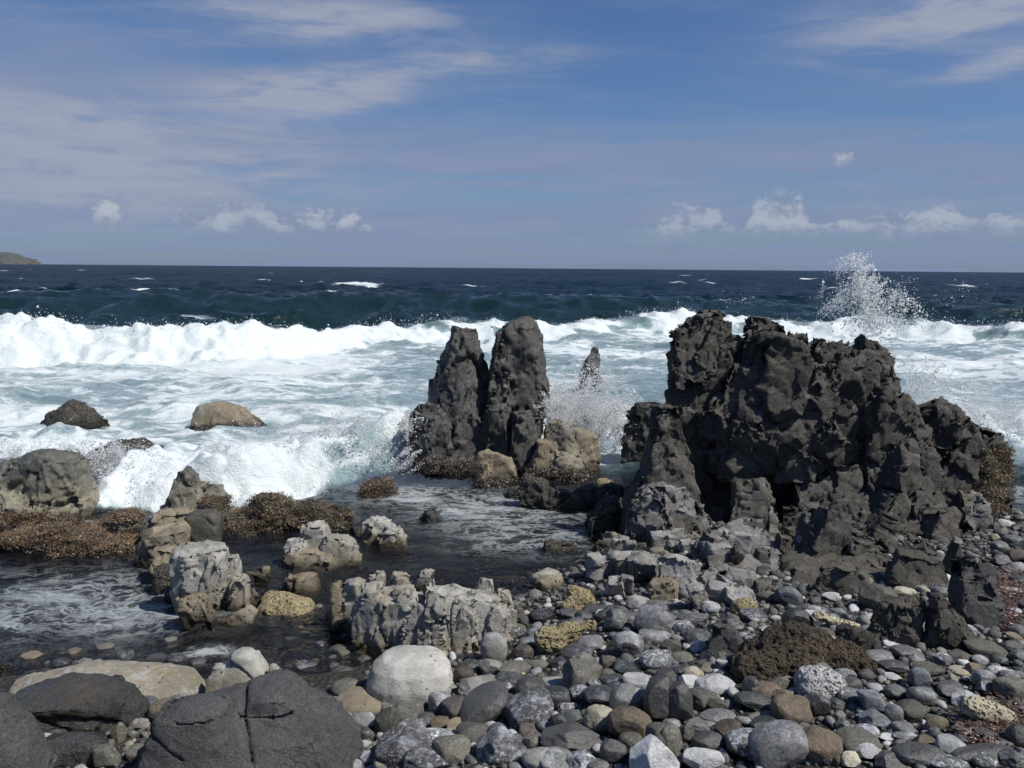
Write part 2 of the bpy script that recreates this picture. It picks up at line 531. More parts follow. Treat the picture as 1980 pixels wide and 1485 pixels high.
M['boulder'] = rock_mat('slate_grey_boulder', (0.0468, 0.0468, 0.0484), (0.0878, 0.0878, 0.0893), bump=1.0, cracks=0.3, scale=0.6, rough=0.72, spec=0.25, speck=(0.1800, 0.1800, 0.1776), speck_amt=0.4, tint=((0.0720, 0.0660, 0.0600), 0.4))
M['wetboulder'] = rock_mat('black_glossy_boulder', (0.0073, 0.0073, 0.0061), (0.0268, 0.0256, 0.0195), wet=1.0, rough=0.5, bump=0.9, tint=((0.1037, 0.0732, 0.0390), 0.45))
M['ovalboulder'] = rock_mat('pale_oval_boulder', (0.3514, 0.3455, 0.3162), (0.5856, 0.5754, 0.5299), dots=1.0, bump=0.5, tint=((0.3514, 0.3148, 0.2269), 0.6))
M['flatslab'] = rock_mat('sandy_flat_slab', (0.1952, 0.1708, 0.1220), (0.3477, 0.3148, 0.2379), dots=0.9, bump=0.8, tint=((0.2806, 0.2135, 0.1220), 0.6), salt=0.4)
M['coral'] = rock_mat('yellow_coral_rock', (0.2562, 0.2074, 0.1037), (0.4880, 0.4087, 0.2318), pits=0.6, bump=1.0, rough=0.9)
M['creamcoral'] = rock_mat('cream_coral_rock', (0.3660, 0.3294, 0.2135), (0.6100, 0.5551, 0.4026), pits=1.0, bump=1.0, rough=0.9)
M['whitecoral'] = rock_mat('white_coral_rock', (0.5124, 0.5124, 0.5002), (0.7000, 0.7000, 0.7000), pits=0.8, bump=1.0, rough=0.9)
M['browncoral'] = rock_mat('brown_porous_rock', (0.0366, 0.0244, 0.0122), (0.1037, 0.0732, 0.0403), pits=1.0, bump=1.0, rough=0.95, tint=((0.0427, 0.0317, 0.0244), 0.6))
# cobbles
CM = {
    'gr': rock_mat('mid_grey_cobble', (0.0480, 0.0486, 0.0480), (0.1056, 0.1068, 0.1068), bump=0.4, salt=0.35, speck=(0.3600, 0.3720, 0.3960), speck_amt=0.35, vary=0.5, rough=0.52, spec=0.5),
    'dk': rock_mat('dark_grey_cobble', (0.0216, 0.0214, 0.0204), (0.0516, 0.0504, 0.0480), bump=0.45, vary=0.35, rough=0.52, spec=0.5, wet=0.35),
    'dw': rock_mat('wet_black_cobble', (0.0084, 0.0090, 0.0090), (0.0288, 0.0294, 0.0288), bump=0.5, wet=1.0, rough=0.5, salt=0.2, vary=0.25),
    'pg': rock_mat('pale_grey_cobble', (0.1440, 0.1416, 0.1284), (0.2820, 0.2784, 0.2556), bump=0.45, dots=0.7, vary=0.25),
    'sp': rock_mat('salt_speckled_cobble', (0.0540, 0.0564, 0.0600), (0.1440, 0.1476, 0.1536), speck=(0.6600, 0.6840, 0.7000), speck_amt=1.0, salt=0.85, bump=0.7, vary=0.25),
    'sd': rock_mat('dark_salt_streaked_cobble', (0.0240, 0.0246, 0.0264), (0.0660, 0.0672, 0.0708), speck=(0.5400, 0.5640, 0.6000), speck_amt=0.85, salt=0.6, wet=0.4, bump=0.7, vary=0.25),
    'wh': rock_mat('white_crusted_cobble', (0.3360, 0.3420, 0.3540), (0.6960, 0.7000, 0.7000), speck=(0.1200, 0.1200, 0.1200), speck_amt=0.75, bump=0.8, vary=0.15),
    'cr': rock_mat('cream_cobble', (0.3000, 0.2760, 0.1980), (0.5280, 0.4920, 0.3780), speck=(0.0960, 0.0864, 0.0660), speck_amt=0.75, bump=0.7, vary=0.2),
    'br': rock_mat('brown_cobble', (0.0540, 0.0396, 0.0252), (0.1380, 0.1008, 0.0612), bump=0.5, vary=0.3),
    'tn': rock_mat('tan_cobble', (0.1320, 0.1056, 0.0684), (0.2580, 0.2160, 0.1464), bump=0.7, dots=0.6, vary=0.25, tint=((0.1440, 0.1380, 0.1200), 0.6)),
    'ol': rock_mat('olive_grey_cobble', (0.0540, 0.0516, 0.0384), (0.1176, 0.1128, 0.0876), bump=0.45, vary=0.35, wet=0.25, speck=(0.3600, 0.3480, 0.3000), speck_amt=0.25),
    'pu': rock_mat('maroon_brown_cobble', (0.0432, 0.0300, 0.0252), (0.0888, 0.0648, 0.0552), bump=0.5, vary=0.25, wet=0.25),
    'bl': rock_mat('blue_grey_cobble', (0.0600, 0.0684, 0.0756), (0.1260, 0.1404, 0.1536), bump=0.4, vary=0.25, salt=0.3),
}


def ground_mat():
    m = bpy.data.materials.new('wet_shingle_ground')
    m.use_nodes = True
    t = NT(m.node_tree)
    pos = t.n('ShaderNodeNewGeometry').outputs['Position']
    v = t.n('ShaderNodeTexVoronoi', {'Vector': pos, 'Scale': 34.0})
    d = v.outputs['Distance']
    c = t.mix(t.ss(t.n('ShaderNodeSeparateXYZ', {0: v.outputs['Color']}).outputs[0], 0.0, 1.0), (0.008, 0.008, 0.0075), (0.045, 0.042, 0.036))
    c = t.mix(t.ss(t.noise(pos, 3.0, 4), 0.4, 0.65), c, (0.028, 0.023, 0.016))
    b = t.n('ShaderNodeBump', {'Strength': 1.0, 'Distance': 0.02, 'Height': t.m('SUBTRACT', 1.0, d)})
    s = bsdf(t, **{'Base Color': c, 'Roughness': 0.7, 'Normal': b.outputs[0]})
    finish(t, s.outputs[0])
    return m


def vcol_mat(name, rough=0.8, bump=0.3, spec=0.3, trans=0.0):
    m = bpy.data.materials.new(name)
    m.use_nodes = True
    t = NT(m.node_tree)
    pos = t.n('ShaderNodeNewGeometry').outputs['Position']
    c = t.n('ShaderNodeAttribute', attribute_name='tone').outputs['Color']
    nf = t.noise(pos, 120.0, 4, 0.7)
    c = t.mix(t.ss(nf, 0.3, 0.7), t.mix(0.4, c, (0, 0, 0)), t.mix(0.1, c, (1, 1, 1)))
    b = t.n('ShaderNodeBump', {'Strength': bump, 'Distance': 0.006, 'Height': nf})
    s = bsdf(t, **{'Base Color': c, 'Roughness': rough, 'Normal': b.outputs[0], 'Specular IOR Level': spec})
    sh = s.outputs[0]
    if trans:
        tr = t.n('ShaderNodeBsdfTranslucent', {'Color': c})
        sh = t.n('ShaderNodeMixShader', {0: trans, 1: sh, 2: tr.outputs[0]}).outputs[0]
    finish(t, sh)
    return m


def foam_mat(name, amt=1.0):
    m = bpy.data.materials.new(name)
    m.use_nodes = True
    t = NT(m.node_tree)
    pos = t.n('ShaderNodeNewGeometry').outputs['Position']
    n = t.noise(pos, 34.0, 6, 0.7)
    n2 = t.noise(t.vm('ADD', pos, (3, 1, 9)), 4.5, 5, 0.65, 0.6)
    col = t.mix(t.ss(n2, 0.38, 0.66), (0.70, 0.78, 0.80), (0.90, 0.91, 0.92))
    b = t.n('ShaderNodeBump', {'Strength': 0.5, 'Distance': 0.03, 'Height': t.m('ADD', n, t.m('MULTIPLY', t.noise(pos, 120.0, 3, 0.7), 0.4))})
    d = bsdf(t, **{'Base Color': col, 'Roughness': 0.55, 'Normal': b.outputs[0], 'Specular IOR Level': 0.2, 'Subsurface Weight': 0.6, 'Subsurface Radius': (0.10, 0.11, 0.12), 'Subsurface Scale': 0.6})
    tr = t.n('ShaderNodeBsdfTranslucent', {'Color': (0.8, 0.86, 0.88, 1)})
    finish(t, t.n('ShaderNodeMixShader', {0: 0.25, 1: d.outputs[0], 2: tr.outputs[0]}).outputs[0])
    return m


def drop_mat():
    m = bpy.data.materials.new('white_spray_drops')
    m.use_nodes = True
    t = NT(m.node_tree)
    d = bsdf(t, **{'Base Color': (0.95, 0.965, 0.98, 1), 'Roughness': 0.3, 'Specular IOR Level': 0.5})
    tr = t.n('ShaderNodeBsdfTranslucent', {'Color': (0.95, 0.965, 0.98, 1)})
    sh = t.n('ShaderNodeMixShader', {0: 0.55, 1: d.outputs[0], 2: tr.outputs[0]}).outputs[0]
    finish(t, sh)
    return m


def sea_mat():
    m = bpy.data.materials.new('sea_water')
    m.use_nodes = True
    t = NT(m.node_tree)
    geo = t.n('ShaderNodeNewGeometry')
    pos = geo.outputs['Position']
    A = lambda nm: t.n('ShaderNodeAttribute', attribute_name=nm).outputs['Fac']
    foam, deep, milk = A('foam'), A('deep'), A('milk')
    # ripples: fine close by, broader out at sea
    far = t.ss(t.n('ShaderNodeSeparateXYZ', {0: pos}).outputs[1], 14.0, 60.0)
    p1 = t.vm('MULTIPLY', pos, (0.75, 1.25, 1.0))
    w1 = t.noise(p1, 9.0, 4, 0.6, 0.5)
    w2 = t.noise(p1, 1.4, 5, 0.62, 0.3)
    w3 = t.noise(p1, 0.35, 5, 0.62, 0.2)
    b1 = t.n('ShaderNodeBump', {'Strength': t.m('MULTIPLY_ADD', far, -0.6, 0.7), 'Distance': 0.07, 'Height': w1})
    b2 = t.n('ShaderNodeBump', {'Strength': t.m('MULTIPLY_ADD', far, 0.3, 0.25), 'Distance': 0.5, 'Height': w2, 'Normal': b1.outputs[0]})
    b3 = t.n('ShaderNodeBump', {'Strength': t.m('MULTIPLY', far, 0.6), 'Distance': 2.2, 'Height': w3, 'Normal': b2.outputs[0]})
    nrm = b3.outputs[0]
    # foam lace
    pw = t.vm('ADD', pos, t.vm('SCALE', t.noise(pos, 1.1, 4, 0.6, out=1), **{'Scale': 0.9}))
    pl = t.vm('MULTIPLY', pw, (0.42, 1.15, 1.0))
    f1 = t.noise(pl, 1.5, 6, 0.66, 0.7)
    f2 = t.noise(t.vm('ADD', pl, (5, 2, 0)), 7.0, 5, 0.7, 0.5)
    e = t.voro(pl, 2.3, 'DISTANCE_TO_EDGE')
    lace = t.m('ADD', t.m('MULTIPLY', f1, 0.62), t.m('MULTIPLY', f2, 0.38))
    lace = t.m('SUBTRACT', lace, t.m('MULTIPLY', t.ss(e, 0.0, 0.25), 0.10))
    fm = t.m('ADD', t.m('MULTIPLY', foam, 1.1), t.m('SUBTRACT', lace, 1.0))
    # thin drifting threads of foam on the sheltered pools
    pp = t.vm('MULTIPLY', t.vm('ADD', pos, t.vm('SCALE', t.noise(pos, 2.3, 3, 0.6, out=1), **{'Scale': 0.5})), (0.6, 1.2, 1.0))
    g1 = t.m('ABSOLUTE', t.m('SUBTRACT', t.noise(pp, 3.6, 5, 0.6), 0.5))
    g2 = t.m('ABSOLUTE', t.m('SUBTRACT', t.noise(t.vm('ADD', pp, (9, 4, 0)), 7.5, 4, 0.6), 0.5))
    thread = t.m('MAXIMUM', t.ss(g1, 0.05, 0.0), t.m('MULTIPLY', t.ss(g2, 0.05, 0.0), 0.7))
    pth = t.m('MULTIPLY', t.m('MULTIPLY', thread, t.ss(foam, 0.28, 0.52)), t.ss(A('foamcap'), 0.98, 0.6))
    fmask = t.m('MAXIMUM', t.ss(fm, -0.03, 0.13), pth)
    thin = t.ss(fm, -0.28, 0.08)                       # aerated water round the foam
    deepc = t.mix(deep, (0.008, 0.023, 0.027), (0.002, 0.0115, 0.023))
    deepc = t.mix(t.ss(A('opaque'), 0.9, 0.3), deepc, (0.016, 0.0165, 0.021))
    body = t.mix(milk, deepc, (0.17, 0.255, 0.275))
    body = t.mix(t.m('MULTIPLY', thin, t.m('MULTIPLY_ADD', A('opaque'), 0.35, 0.2)), body, (0.40, 0.48, 0.52))
    wat = bsdf(t, **{'Base Color': body, 'Roughness': t.m('MULTIPLY_ADD', far, 0.25, 0.08), 'Normal': nrm, 'IOR': 1.33, 'Specular IOR Level': t.m('MULTIPLY_ADD', far, -0.3, 0.42)})
    # clear shallow water
    fr = t.n('ShaderNodeFresnel', {'IOR': 1.33, 'Normal': nrm}).outputs[0]
    tr = t.n('ShaderNodeBsdfTransparent', {'Color': (0.60, 0.60, 0.585, 1)})
    gl = t.n('ShaderNodeBsdfGlossy', {'Color': (1, 1, 1, 1), 'Roughness': 0.05, 'Normal': nrm})
    clear = t.n('ShaderNodeMixShader', {0: t.m('MULTIPLY', fr, 1.0, clamp=True), 1: tr.outputs[0], 2: gl.outputs[0]}).outputs[0]
    op = A('opaque')
    w = t.n('ShaderNodeMixShader', {0: op, 1: clear, 2: wat.outputs[0]}).outputs[0]
    fb = t.n('ShaderNodeBump', {'Strength': 0.5, 'Distance': 0.07, 'Height': t.m('ADD', f2, t.m('MULTIPLY', t.noise(pos, 30.0, 4, 0.7), 0.4))})
    fo = bsdf(t, **{'Base Color': t.mix(f2, (0.46, 0.55, 0.58), (0.74, 0.76, 0.77)), 'Roughness': 0.6, 'Normal': fb.outputs[0], 'Specular IOR Level': 0.2})
    finish(t, t.n('ShaderNodeMixShader', {0: t.m('MULTIPLY', fmask, A('foamcap')), 1: w, 2: fo.outputs[0]}).outputs[0])
    return m


# ---------------------------------------------------------------- the setting: ground, sea, headland
def build_ground():
    nx, ny = 200, 170
    x = np.linspace(-9, 9, nx)
    y = np.linspace(-1.5, 14, ny)
    X, Y = np.meshgrid(x, y)
    Z = ground_z(X, Y)
    v = np.stack([X.ravel(), Y.ravel(), Z.ravel()], 1)
    v[:, 2] += 0.012 * fbm(v * 9, 3, 3)
    i = np.arange(nx * ny).reshape(ny, nx)
    f = np.stack([i[:-1, :-1], i[:-1, 1:], i[1:, 1:], i[1:, :-1]], -1).reshape(-1, 4)
    o = link('beach_ground', new_mesh('beach_ground', v, f), ground_mat())
    tag(o, 'dark wet shingle ground sloping down into the sea', kind='structure')


CREST = [(-700, 622), (-300, 630), (0, 624), (60, 616), (110, 622), (165, 634), (250, 630), (340, 637), (400, 630), (460, 622), (520, 628), (570, 634), (640, 632), (700, 632),
         (760, 628), (850, 622), (900, 628), (960, 634), (1060, 640), (1200, 628), (1290, 616), (1350, 614), (1420, 626), (1480, 620), (1560, 628),
         (1700, 627), (1800, 629), (1900, 620), (1980, 612), (2200, 618), (2700, 625)]
FOOT = [(-700, 712), (0, 712), (250, 706), (400, 700), (520, 694), (640, 676), (740, 668), (860, 664), (1000, 664), (1200, 652), (1350, 648), (1500, 652), (1700, 656),
        (1850, 664), (1980, 668), (2700, 668)]


def curve_world(pts, z):
    P = [at_z(px, py, z) for px, py in pts]
    return np.array([p.x for p in P]), np.array([p.y for p in P])


FTX, FTY = curve_world(FOOT, 0.05)
_cx, _cz = [], []
for _px, _py in CREST:
    d0 = ray(_px, 700)
    foot_y = float(np.interp(d0.x / d0.y * 18, FTX, FTY))
    p = at_depth(_px, _py, foot_y + 1.25)
    _cx.append(p.x)
    _cz.append(p.z)
CRX, CRZ = np.array(_cx), np.array(_cz)


def bore_line(foot, top, ext):
    P = [at_z(px, py, 0.0) for px, py in foot]
    T = []
    for px, py in top:
        dd = ray(px, 950)
        fy = float(np.interp(dd.x / dd.y * 7.5, [q.x for q in P], [q.y for q in P])) + 0.5
        T.append(at_depth(px, py, fy))
    return ((np.array([q.x for q in P]), np.array([q.y for q in P])), (np.array([q.x for q in T]), np.array([max(q.z, 0.02) for q in T])), ext)


BORES = [bore_line([(170, 985), (300, 984), (420, 980), (520, 972), (600, 960), (680, 940), (760, 925), (830, 905)],
                   [(185, 895), (240, 885), (300, 905), (380, 880), (430, 852), (500, 838), (560, 840), (620, 828), (690, 815), (760, 806), (830, 792)], 0.9),
         bore_line([(-60, 905), (180, 905)], [(-60, 868), (60, 862), (130, 880), (185, 890)], 0.8),
         bore_line([(1700, 870), (1960, 880), (2100, 880)], [(1720, 800), (1800, 790), (1900, 822), (2000, 835), (2080, 850)], 1.0)]


def sea_fields(x, y):
    p = np.stack([x, y, np.zeros_like(x)], 1)
    foot = np.interp(x, FTX, FTY) + 0.25 * vnoise(p * [0.6, 0, 0] + 3.3, 3)
    cz = np.interp(x, CRX, CRZ)
    s = y - foot
    rise = sstep(s, 0.0, 1.25)
    fall = np.exp(-np.maximum(s - 1.25, 0) / 2.6)
    z = cz * np.where(s < 1.25, rise, fall)
    front = sstep(s, -0.25, 0.15) * (1 - sstep(s, 1.35, 1.75))
    # the dark swell behind, then swell after swell out to sea
    amp1 = 0.84 - 0.26 * sstep(x, -6, 14)
    y1 = 30.5 + 0.06 * x + 1.6 * vnoise(p * [0.09, 0, 0], 9)
    d1 = (y - y1)
    z = z + amp1 * np.where(d1 < 0, np.exp(-(d1 / 3.4) ** 2), np.exp(-(d1 / 6.0) ** 2))
    outer = sstep(y, 34, 46)
    ph = y / 15.5 * 6.283 + 1.6 * fbm(p * [0.03, 0.012, 0], 2, 21) * 3 + 0.012 * x
    sw = (0.5 + 0.5 * np.sin(ph)) ** 1.6
    z = z + outer * (0.55 * sw * (0.55 + 0.6 * vnoise(p * [0.04, 0.03, 0], 31)) - 0.1)
    # chop
    lod = lambda wl: 1 - sstep(y, wl * 60, wl * 150)
    chop_amt = 0.018 + 0.055 * sstep(y, 6.8, 8.6) + 0.10 * sstep(y, 18, 26)
    c = fbm(p * [0.35, 0.6, 0] + 4, 2, 41, ridged=True) * 1.5 * lod(2.5)
    c = c + fbm(p * [1.0, 1.7, 0], 2, 43, ridged=True) * 0.75 * lod(1.0)
    c = c + fbm(p * [3.0, 5.0, 0], 2, 47) * 0.35 * lod(0.3)
    c = c + vnoise(p * [9.0, 13.0, 0], 49) * 0.12 * lod(0.12)
    z = z + c * chop_amt
    # churned front
    q = np.stack([x, y, z], 1)
    q2 = q + 0.25 * np.stack([fbm(q * 1.7, 3, 61), fbm(q * 1.7, 3, 62), fbm(q * 1.7, 3, 63)], 1)
    f1 = worley(q2 / 0.45, 71)[0]
    f2 = worley(q2 / 0.16, 72)[0]
    churn = (0.55 - f1) * 0.20 + (0.55 - f2) * 0.075 + 0.10 * fbm(q * 2.2, 4, 64)
    z = z + churn * front * np.clip(cz / 0.75, 0.4, 1.1) * 1.2
    # the bore that runs in between the left rocks and the twin stack, and the surge beyond the crag
    bore = np.zeros_like(x)
    for FXp, HT, ext in BORES:
        fy = np.interp(x, FXp[0], FXp[1]) + 0.10 * vnoise(p * [2.2, 0, 0], 13)
        hz = np.interp(x, HT[0], HT[1], left=0, right=0)
        sb = y - fy
        bz = hz * np.where(sb < 0.55, sstep(sb, -0.03, 0.55), np.exp(-np.maximum(sb - 0.55, 0) / ext))
        wb = sstep(x, HT[0][0], HT[0][0] + .25) * (1 - sstep(x, HT[0][-1] - .25, HT[0][-1]))
        z = z + 0.86 * bz * wb * (1 + 0.25 * vnoise(p * [1.4, 0.8, 0], 19))
        bore = np.maximum(bore, wb * sstep(sb, -0.05, 0.1) * (1 - sstep(sb, 1.2, 2.4)))
    z = z + churn * bore * 1.15
    # foam amounts
    surf = sstep(y, 7.3, 8.4) * (1 - sstep(s, 0.2, 1.0))
    big = fbm(p * [0.22, 0.5, 0] + 8, 3, 81)
    foam = surf * (0.505 + 0.22 * big)
    hole = fbm(p * [0.9, 1.6, 0] + 2, 4, 91)
    side = sstep(x, -6.5, -1.5)
    foam = np.maximum(foam, front * (1.2 - side * (0.42 + 0.85 * np.clip(hole + 0.22, 0, 1)) - 0.25 * np.clip(hole, 0, 1)))
    back = sstep(s, 1.2, 1.6) * (1 - sstep(s, 2.0, 5.0))
    foam = np.maximum(foam, back * (0.42 + 0.2 * big))
    rnd = np.random.RandomState(4)
    caps = np.zeros_like(x)
    cs = [(-700 / 1, 0)]
    spots = [(575, 540, 75, 1.2), (690, 545, 65, .95), (1315, 541, 26, 1.1), (235, 575, 40, .9), (310, 575, 30, .72), (30, 580, 60, .75), (945, 577, 26, .75), (728, 569, 18, .7),
             (1100, 561, 14, .9), (930, 553, 34, .7), (1850, 549, 60, .8), (1955, 531, 40, 1.0), (1940, 600, 60, .9), (90, 539, 24, .8), (130, 577, 30, .7), (1600, 549, 30, .6), (370, 603, 50, .62)]
    for k in range(300):
        yy = 45 + 420 * rnd.rand() ** 1.5
        xx = (rnd.rand() * 2 - 1) * yy * 0.9
        L = rnd.uniform(0.5, 1.6) * (1 + yy / 160)
        W = rnd.uniform(0.12, 0.3) * (1 + yy / 60)
        near = np.abs(y - yy) < 4 * W
        g = np.exp(-((x[near] - xx) / L) ** 2 - ((y[near] - yy) / W) ** 2)
        caps[near] = np.maximum(caps[near], g * rnd.uniform(0.8, 1.1))
    for px, py, w, k in spots:
        zc = 0.55
        pt = at_z(px, py, zc)
        yy = min(pt.y, 160)
        W = 0.014 * yy
        L = w / FPX * yy
        near = np.abs(y - yy) < 5 * W
        g = np.exp(-(np.abs(x[near] - pt.x) / L) ** 3 - ((y[near] - yy - 0.6 * W * np.sin(x[near] * 0.7)) / W) ** 2)
        caps[near] = np.maximum(caps[near], g * k)
        if k > .9:
            z[near] += g * 0.004 * yy
    foam = np.maximum(foam, caps)
    foam = np.maximum(foam, bore * (0.88 - 0.75 * np.clip(hole + 0.22, 0, 1)))
    # drifting foam over the pools
    pool = 1 - sstep(y, 7.0, 8.0)
    pl = 0.0
    for px, py, rx, ry, k in [(90, 1160, 1.0, 0.55, .46), (20, 1190, 0.5, 0.4, .54), (250, 1190, 0.6, 0.3, .5), (960, 990, 0.9, 0.7, .56), (1010, 1040, 0.7, 0.5, .52),
                              (400, 1265, 0.12, 0.06, .85), (1300, 1040, .3, .15, .6), (800, 960, .6, .5, .5), (1960, 930, 1.2, .8, .62)]:
        c0 = at_z(px, py, 0)
        pl = np.maximum(pl, k * np.exp(-((x - c0.x) / rx) ** 2 - ((y - c0.y) / ry) ** 2))
    foam = np.maximum(foam, pool * (0.24 + pl * 0.46 + 0.10 * big) )
    gd = -ground_z(x, np.minimum(y, 13.9))
    deep = sstep(y, 26, 60)
    milk = sstep(y, 7.5, 9.0) * (1 - sstep(y - foot, 0.6, 1.6)) * (0.75 + 0.25 * big)
    milk = np.maximum(milk, np.maximum(front * 0.6, bore * 0.9))
    milk = np.maximum(milk, 0.22 * np.exp(-((y - foot - 2.2) / 1.0) ** 2))
    opq = np.maximum(bore, np.clip(0.26 + 0.74 * sstep(y + 0.12 * x * (x < 0), 6.9, 8.2), 0, 1))
    cap = np.maximum(1 - 0.5 * pool, bore)
    return z, foam, deep, milk, opq, cap


def build_sea():
    nc = 570
    th = np.linspace(-0.86, 0.86, nc)
    yy = np.concatenate([np.exp(np.linspace(math.log(y0), math.log(y1), k, endpoint=False)) for y0, y1, k in
                         ((2.9, 6.3, 100), (6.3, 9.6, 150), (9.6, 15.3, 70), (15.3, 25.0, 230), (25.0, 60.0, 90), (60.0, 400.0, 60), (400.0, 30000.0, 20))] + [[30000.0]])
    nr = len(yy)
    TX, Y = np.meshgrid(np.tan(th), yy)
    X = TX * Y * 1.0 + TX * 1.0
    x, y = X.ravel(), Y.ravel()
    z, foam, deep, milk, opq, cap = sea_fields(x, y)
    fade = 1 - sstep(y, 1500, 5000)
    i = np.arange(nc * nr).reshape(nr, nc)
    f = np.stack([i[:-1, :-1], i[:-1, 1:], i[1:, 1:], i[1:, :-1]], -1).reshape(-1, 4)
    me = new_mesh('sea', np.stack([x, y, z * fade], 1), f)
    for nm, a in (('foam', foam), ('deep', deep), ('milk', np.clip(milk, 0, 1)), ('opaque', opq), ('foamcap', cap)):
        attr(me, nm, a)
    o = link('sea', me, sea_mat())
    tag(o, 'dark blue sea with breaking surf washing into rock pools', kind='structure')


def build_headland():
    pts = [(-420, 452), (-300, 462), (-150, 470), (-60, 484), (0, 487), (18, 488), (34, 491), (48, 496), (58, 500), (66, 500), (74, 504), (78, 509)]
    D = 5200
    rows = []
    n = 90
    pxs = np.linspace(-420, 79, n)
    tops = np.interp(pxs, [p[0] for p in pts], [p[1] for p in pts])
    rs = np.random.RandomState(2)
    V = []
    m = 12
    for k, (px, py) in enumerate(zip(pxs, tops)):
        p = at_depth(px, py, D)
        h = max(p.z, 2)
        for j in range(m):
            u = j / (m - 1)
            V.append((p.x + rs.uniform(-4, 4), D - (1 - u) * 260 * (0.5 + h / 130) + rs.uniform(-14, 14), -3 + (h + 3) * u ** 0.75 + rs.uniform(-3, 3) * (0.3 + u)))
    i = np.arange(n * m).reshape(n, m)
    f = np.stack([i[:-1, :-1], i[1:, :-1], i[1:, 1:], i[:-1, 1:]], -1).reshape(-1, 4)
    # back slope
    V = np.array(V)
    V[:, 0] *= V[:, 1] / D
    back = V[i[:, -1]] * [1.012, 1.012, 1]
    back[:, 2] = -3
    V = np.concatenate([V, back])
    j0 = n * m + np.arange(n)
    f2 = np.stack([i[:-1, -1], i[1:, -1], j0[1:], j0[:-1]], -1)
    mt = rock_mat('far_headland_slope', (0.035, 0.045, 0.04), (0.10, 0.10, 0.095), bump=0.0, scale=0.012)
    o = link('headland', new_mesh('headland', V, np.concatenate([f, f2])), mt)
    tag(o, 'low grey green headland on the far horizon', kind='structure')


build_ground()
build_sea()
build_headland()

# ---------------------------------------------------------------- rock building
TMP = bpy.data.objects.new('tmp', None)
FOOTPRINTS = []           # (x, y, half width, half depth) of everything standing on the shore
ALLROCK = []              # lists of (verts, faces) for resting things on


def section(poly, seg, nexp=2.5):
    """outline of a level: a soft oval, or an irregular many-sided prism for stone that parts along planes"""
    if poly is None:
        out = []
        for j in range(seg):
            a = 2 * math.pi * j / seg
            c, s = math.cos(a), math.sin(a)
            out.append((math.copysign(abs(c) ** (2 / nexp), c), math.copysign(abs(s) ** (2 / nexp), s)))
        return out
    r = random.Random(poly)
    n = r.choice((6, 7, 7, 8))
    cr = []
    for i in range(n):
        a = 2 * math.pi * (i + r.uniform(-.32, .32)) / n + 0.4
        q = r.uniform(.86, 1.08)
        cr.append((q * math.cos(a), q * math.sin(a)))
    mx = max(abs(p[0]) for p in cr), max(abs(p[1]) for p in cr)
    lo, hi = min(p[0] for p in cr), max(p[0] for p in cr)
    out = []
    k = seg // n + 1
    for i in range(n):
        A, B = cr[i], cr[(i + 1) % n]
        for s in range(k):
            x, y = A[0] + (B[0] - A[0]) * s / k, A[1] + (B[1] - A[1]) * s / k
            out.append((2 * (x - lo) / (hi - lo) - 1, y / mx[1]))
    return out


def loft(levels, ratio, Dc, nexp=2.5, seg=28, poly=None):
    """closed solid through outline levels (py, left px, right px[, shift in depth]) around the depth Dc"""
    lv = []
    for l in levels:
        py, xl, xr = l[:3]
        dy = l[3] if len(l) > 3 else 0.0
        D = Dc + dy
        a, b = at_depth(xl, py, D), at_depth(xr, py, D)
        hw = max((b.x - a.x) / 2, 0.004)
        lv.append(((a.x + b.x) / 2, D, (a.z + b.z) / 2, hw, hw * ratio))
    # finer in height, rounded cap
    top = lv[0]
    full = []
    for k in range(len(lv) - 1):
        A, B = lv[k], lv[k + 1]
        for s in (0.0, 0.5):
            full.append(tuple(A[i] + (B[i] - A[i]) * s for i in range(5)))
    full.append(lv[-1])
    SECT = section(poly, seg, nexp)
    seg = len(SECT)
    tw = random.Random((poly or 0) + 5).uniform(-.12, .12) if poly else 0.0
    V, F = [], []
    hdmin = 0.35 * max(l[4] for l in lv)
    for (cx, cy, cz, hw, hd) in full:
        hd = max(hd, min(hdmin, hw * 2.2))
        for c, s in SECT:
            V.append((cx + hw * c, cy + hd * s, cz + tw * hw * c))
    n = len(full)
    for k in range(n - 1):
        for j in range(seg):
            j2 = (j + 1) % seg
            F.append((k * seg + j, (k + 1) * seg + j, (k + 1) * seg + j2, k * seg + j2))
    V.append((full[0][0], full[0][1], full[0][2] + 0.006))
    V.append((full[-1][0], full[-1][1], full[-1][2] - 0.02))
    a, b = len(V) - 2, len(V) - 1
    for j in range(seg):
        j2 = (j + 1) % seg
        F.append((a, j, j2))
        F.append((b, (n - 1) * seg + j2, (n - 1) * seg + j))
    return V, F


def hull(points):
    bm = bmesh.new()
    for p in points:
        bm.verts.new(p)
    r = bmesh.ops.convex_hull(bm, input=bm.verts)
    bmesh.ops.delete(bm, geom=[e for e in r['geom_interior'] if isinstance(e, bmesh.types.BMVert)], context='VERTS')
    bm.verts.index_update()
    V = [tuple(v.co) for v in bm.verts]
    F = [tuple(v.index for v in f.verts) for f in bm.faces]
    bm.free()
    return V, F


def block_hull(c, half, rng, yaw=0.0, cut=0.35):
    """angular broken block: a box with its corners knocked in unevenly"""
    pts = []
    R = Matrix.Rotation(yaw, 3, 'Z') @ Matrix.Rotation(rng.uniform(-.3, .3), 3, 'X') @ Matrix.Rotation(rng.uniform(-.3, .3), 3, 'Y')
    for sx in (-1, 1):
        for sy in (-1, 1):
            for sz in (-1, 1):
                k = rng.uniform(1 - cut, 1.0)
                for ax in range(2):
                    q = [sx * half[0], sy * half[1], sz * half[2]]
                    q[rng.randrange(3)] *= rng.uniform(1 - 1.6 * cut, 1.0)
                    pts.append(Vector(c) + R @ Vector([v * k for v in q]))
    return hull(pts)


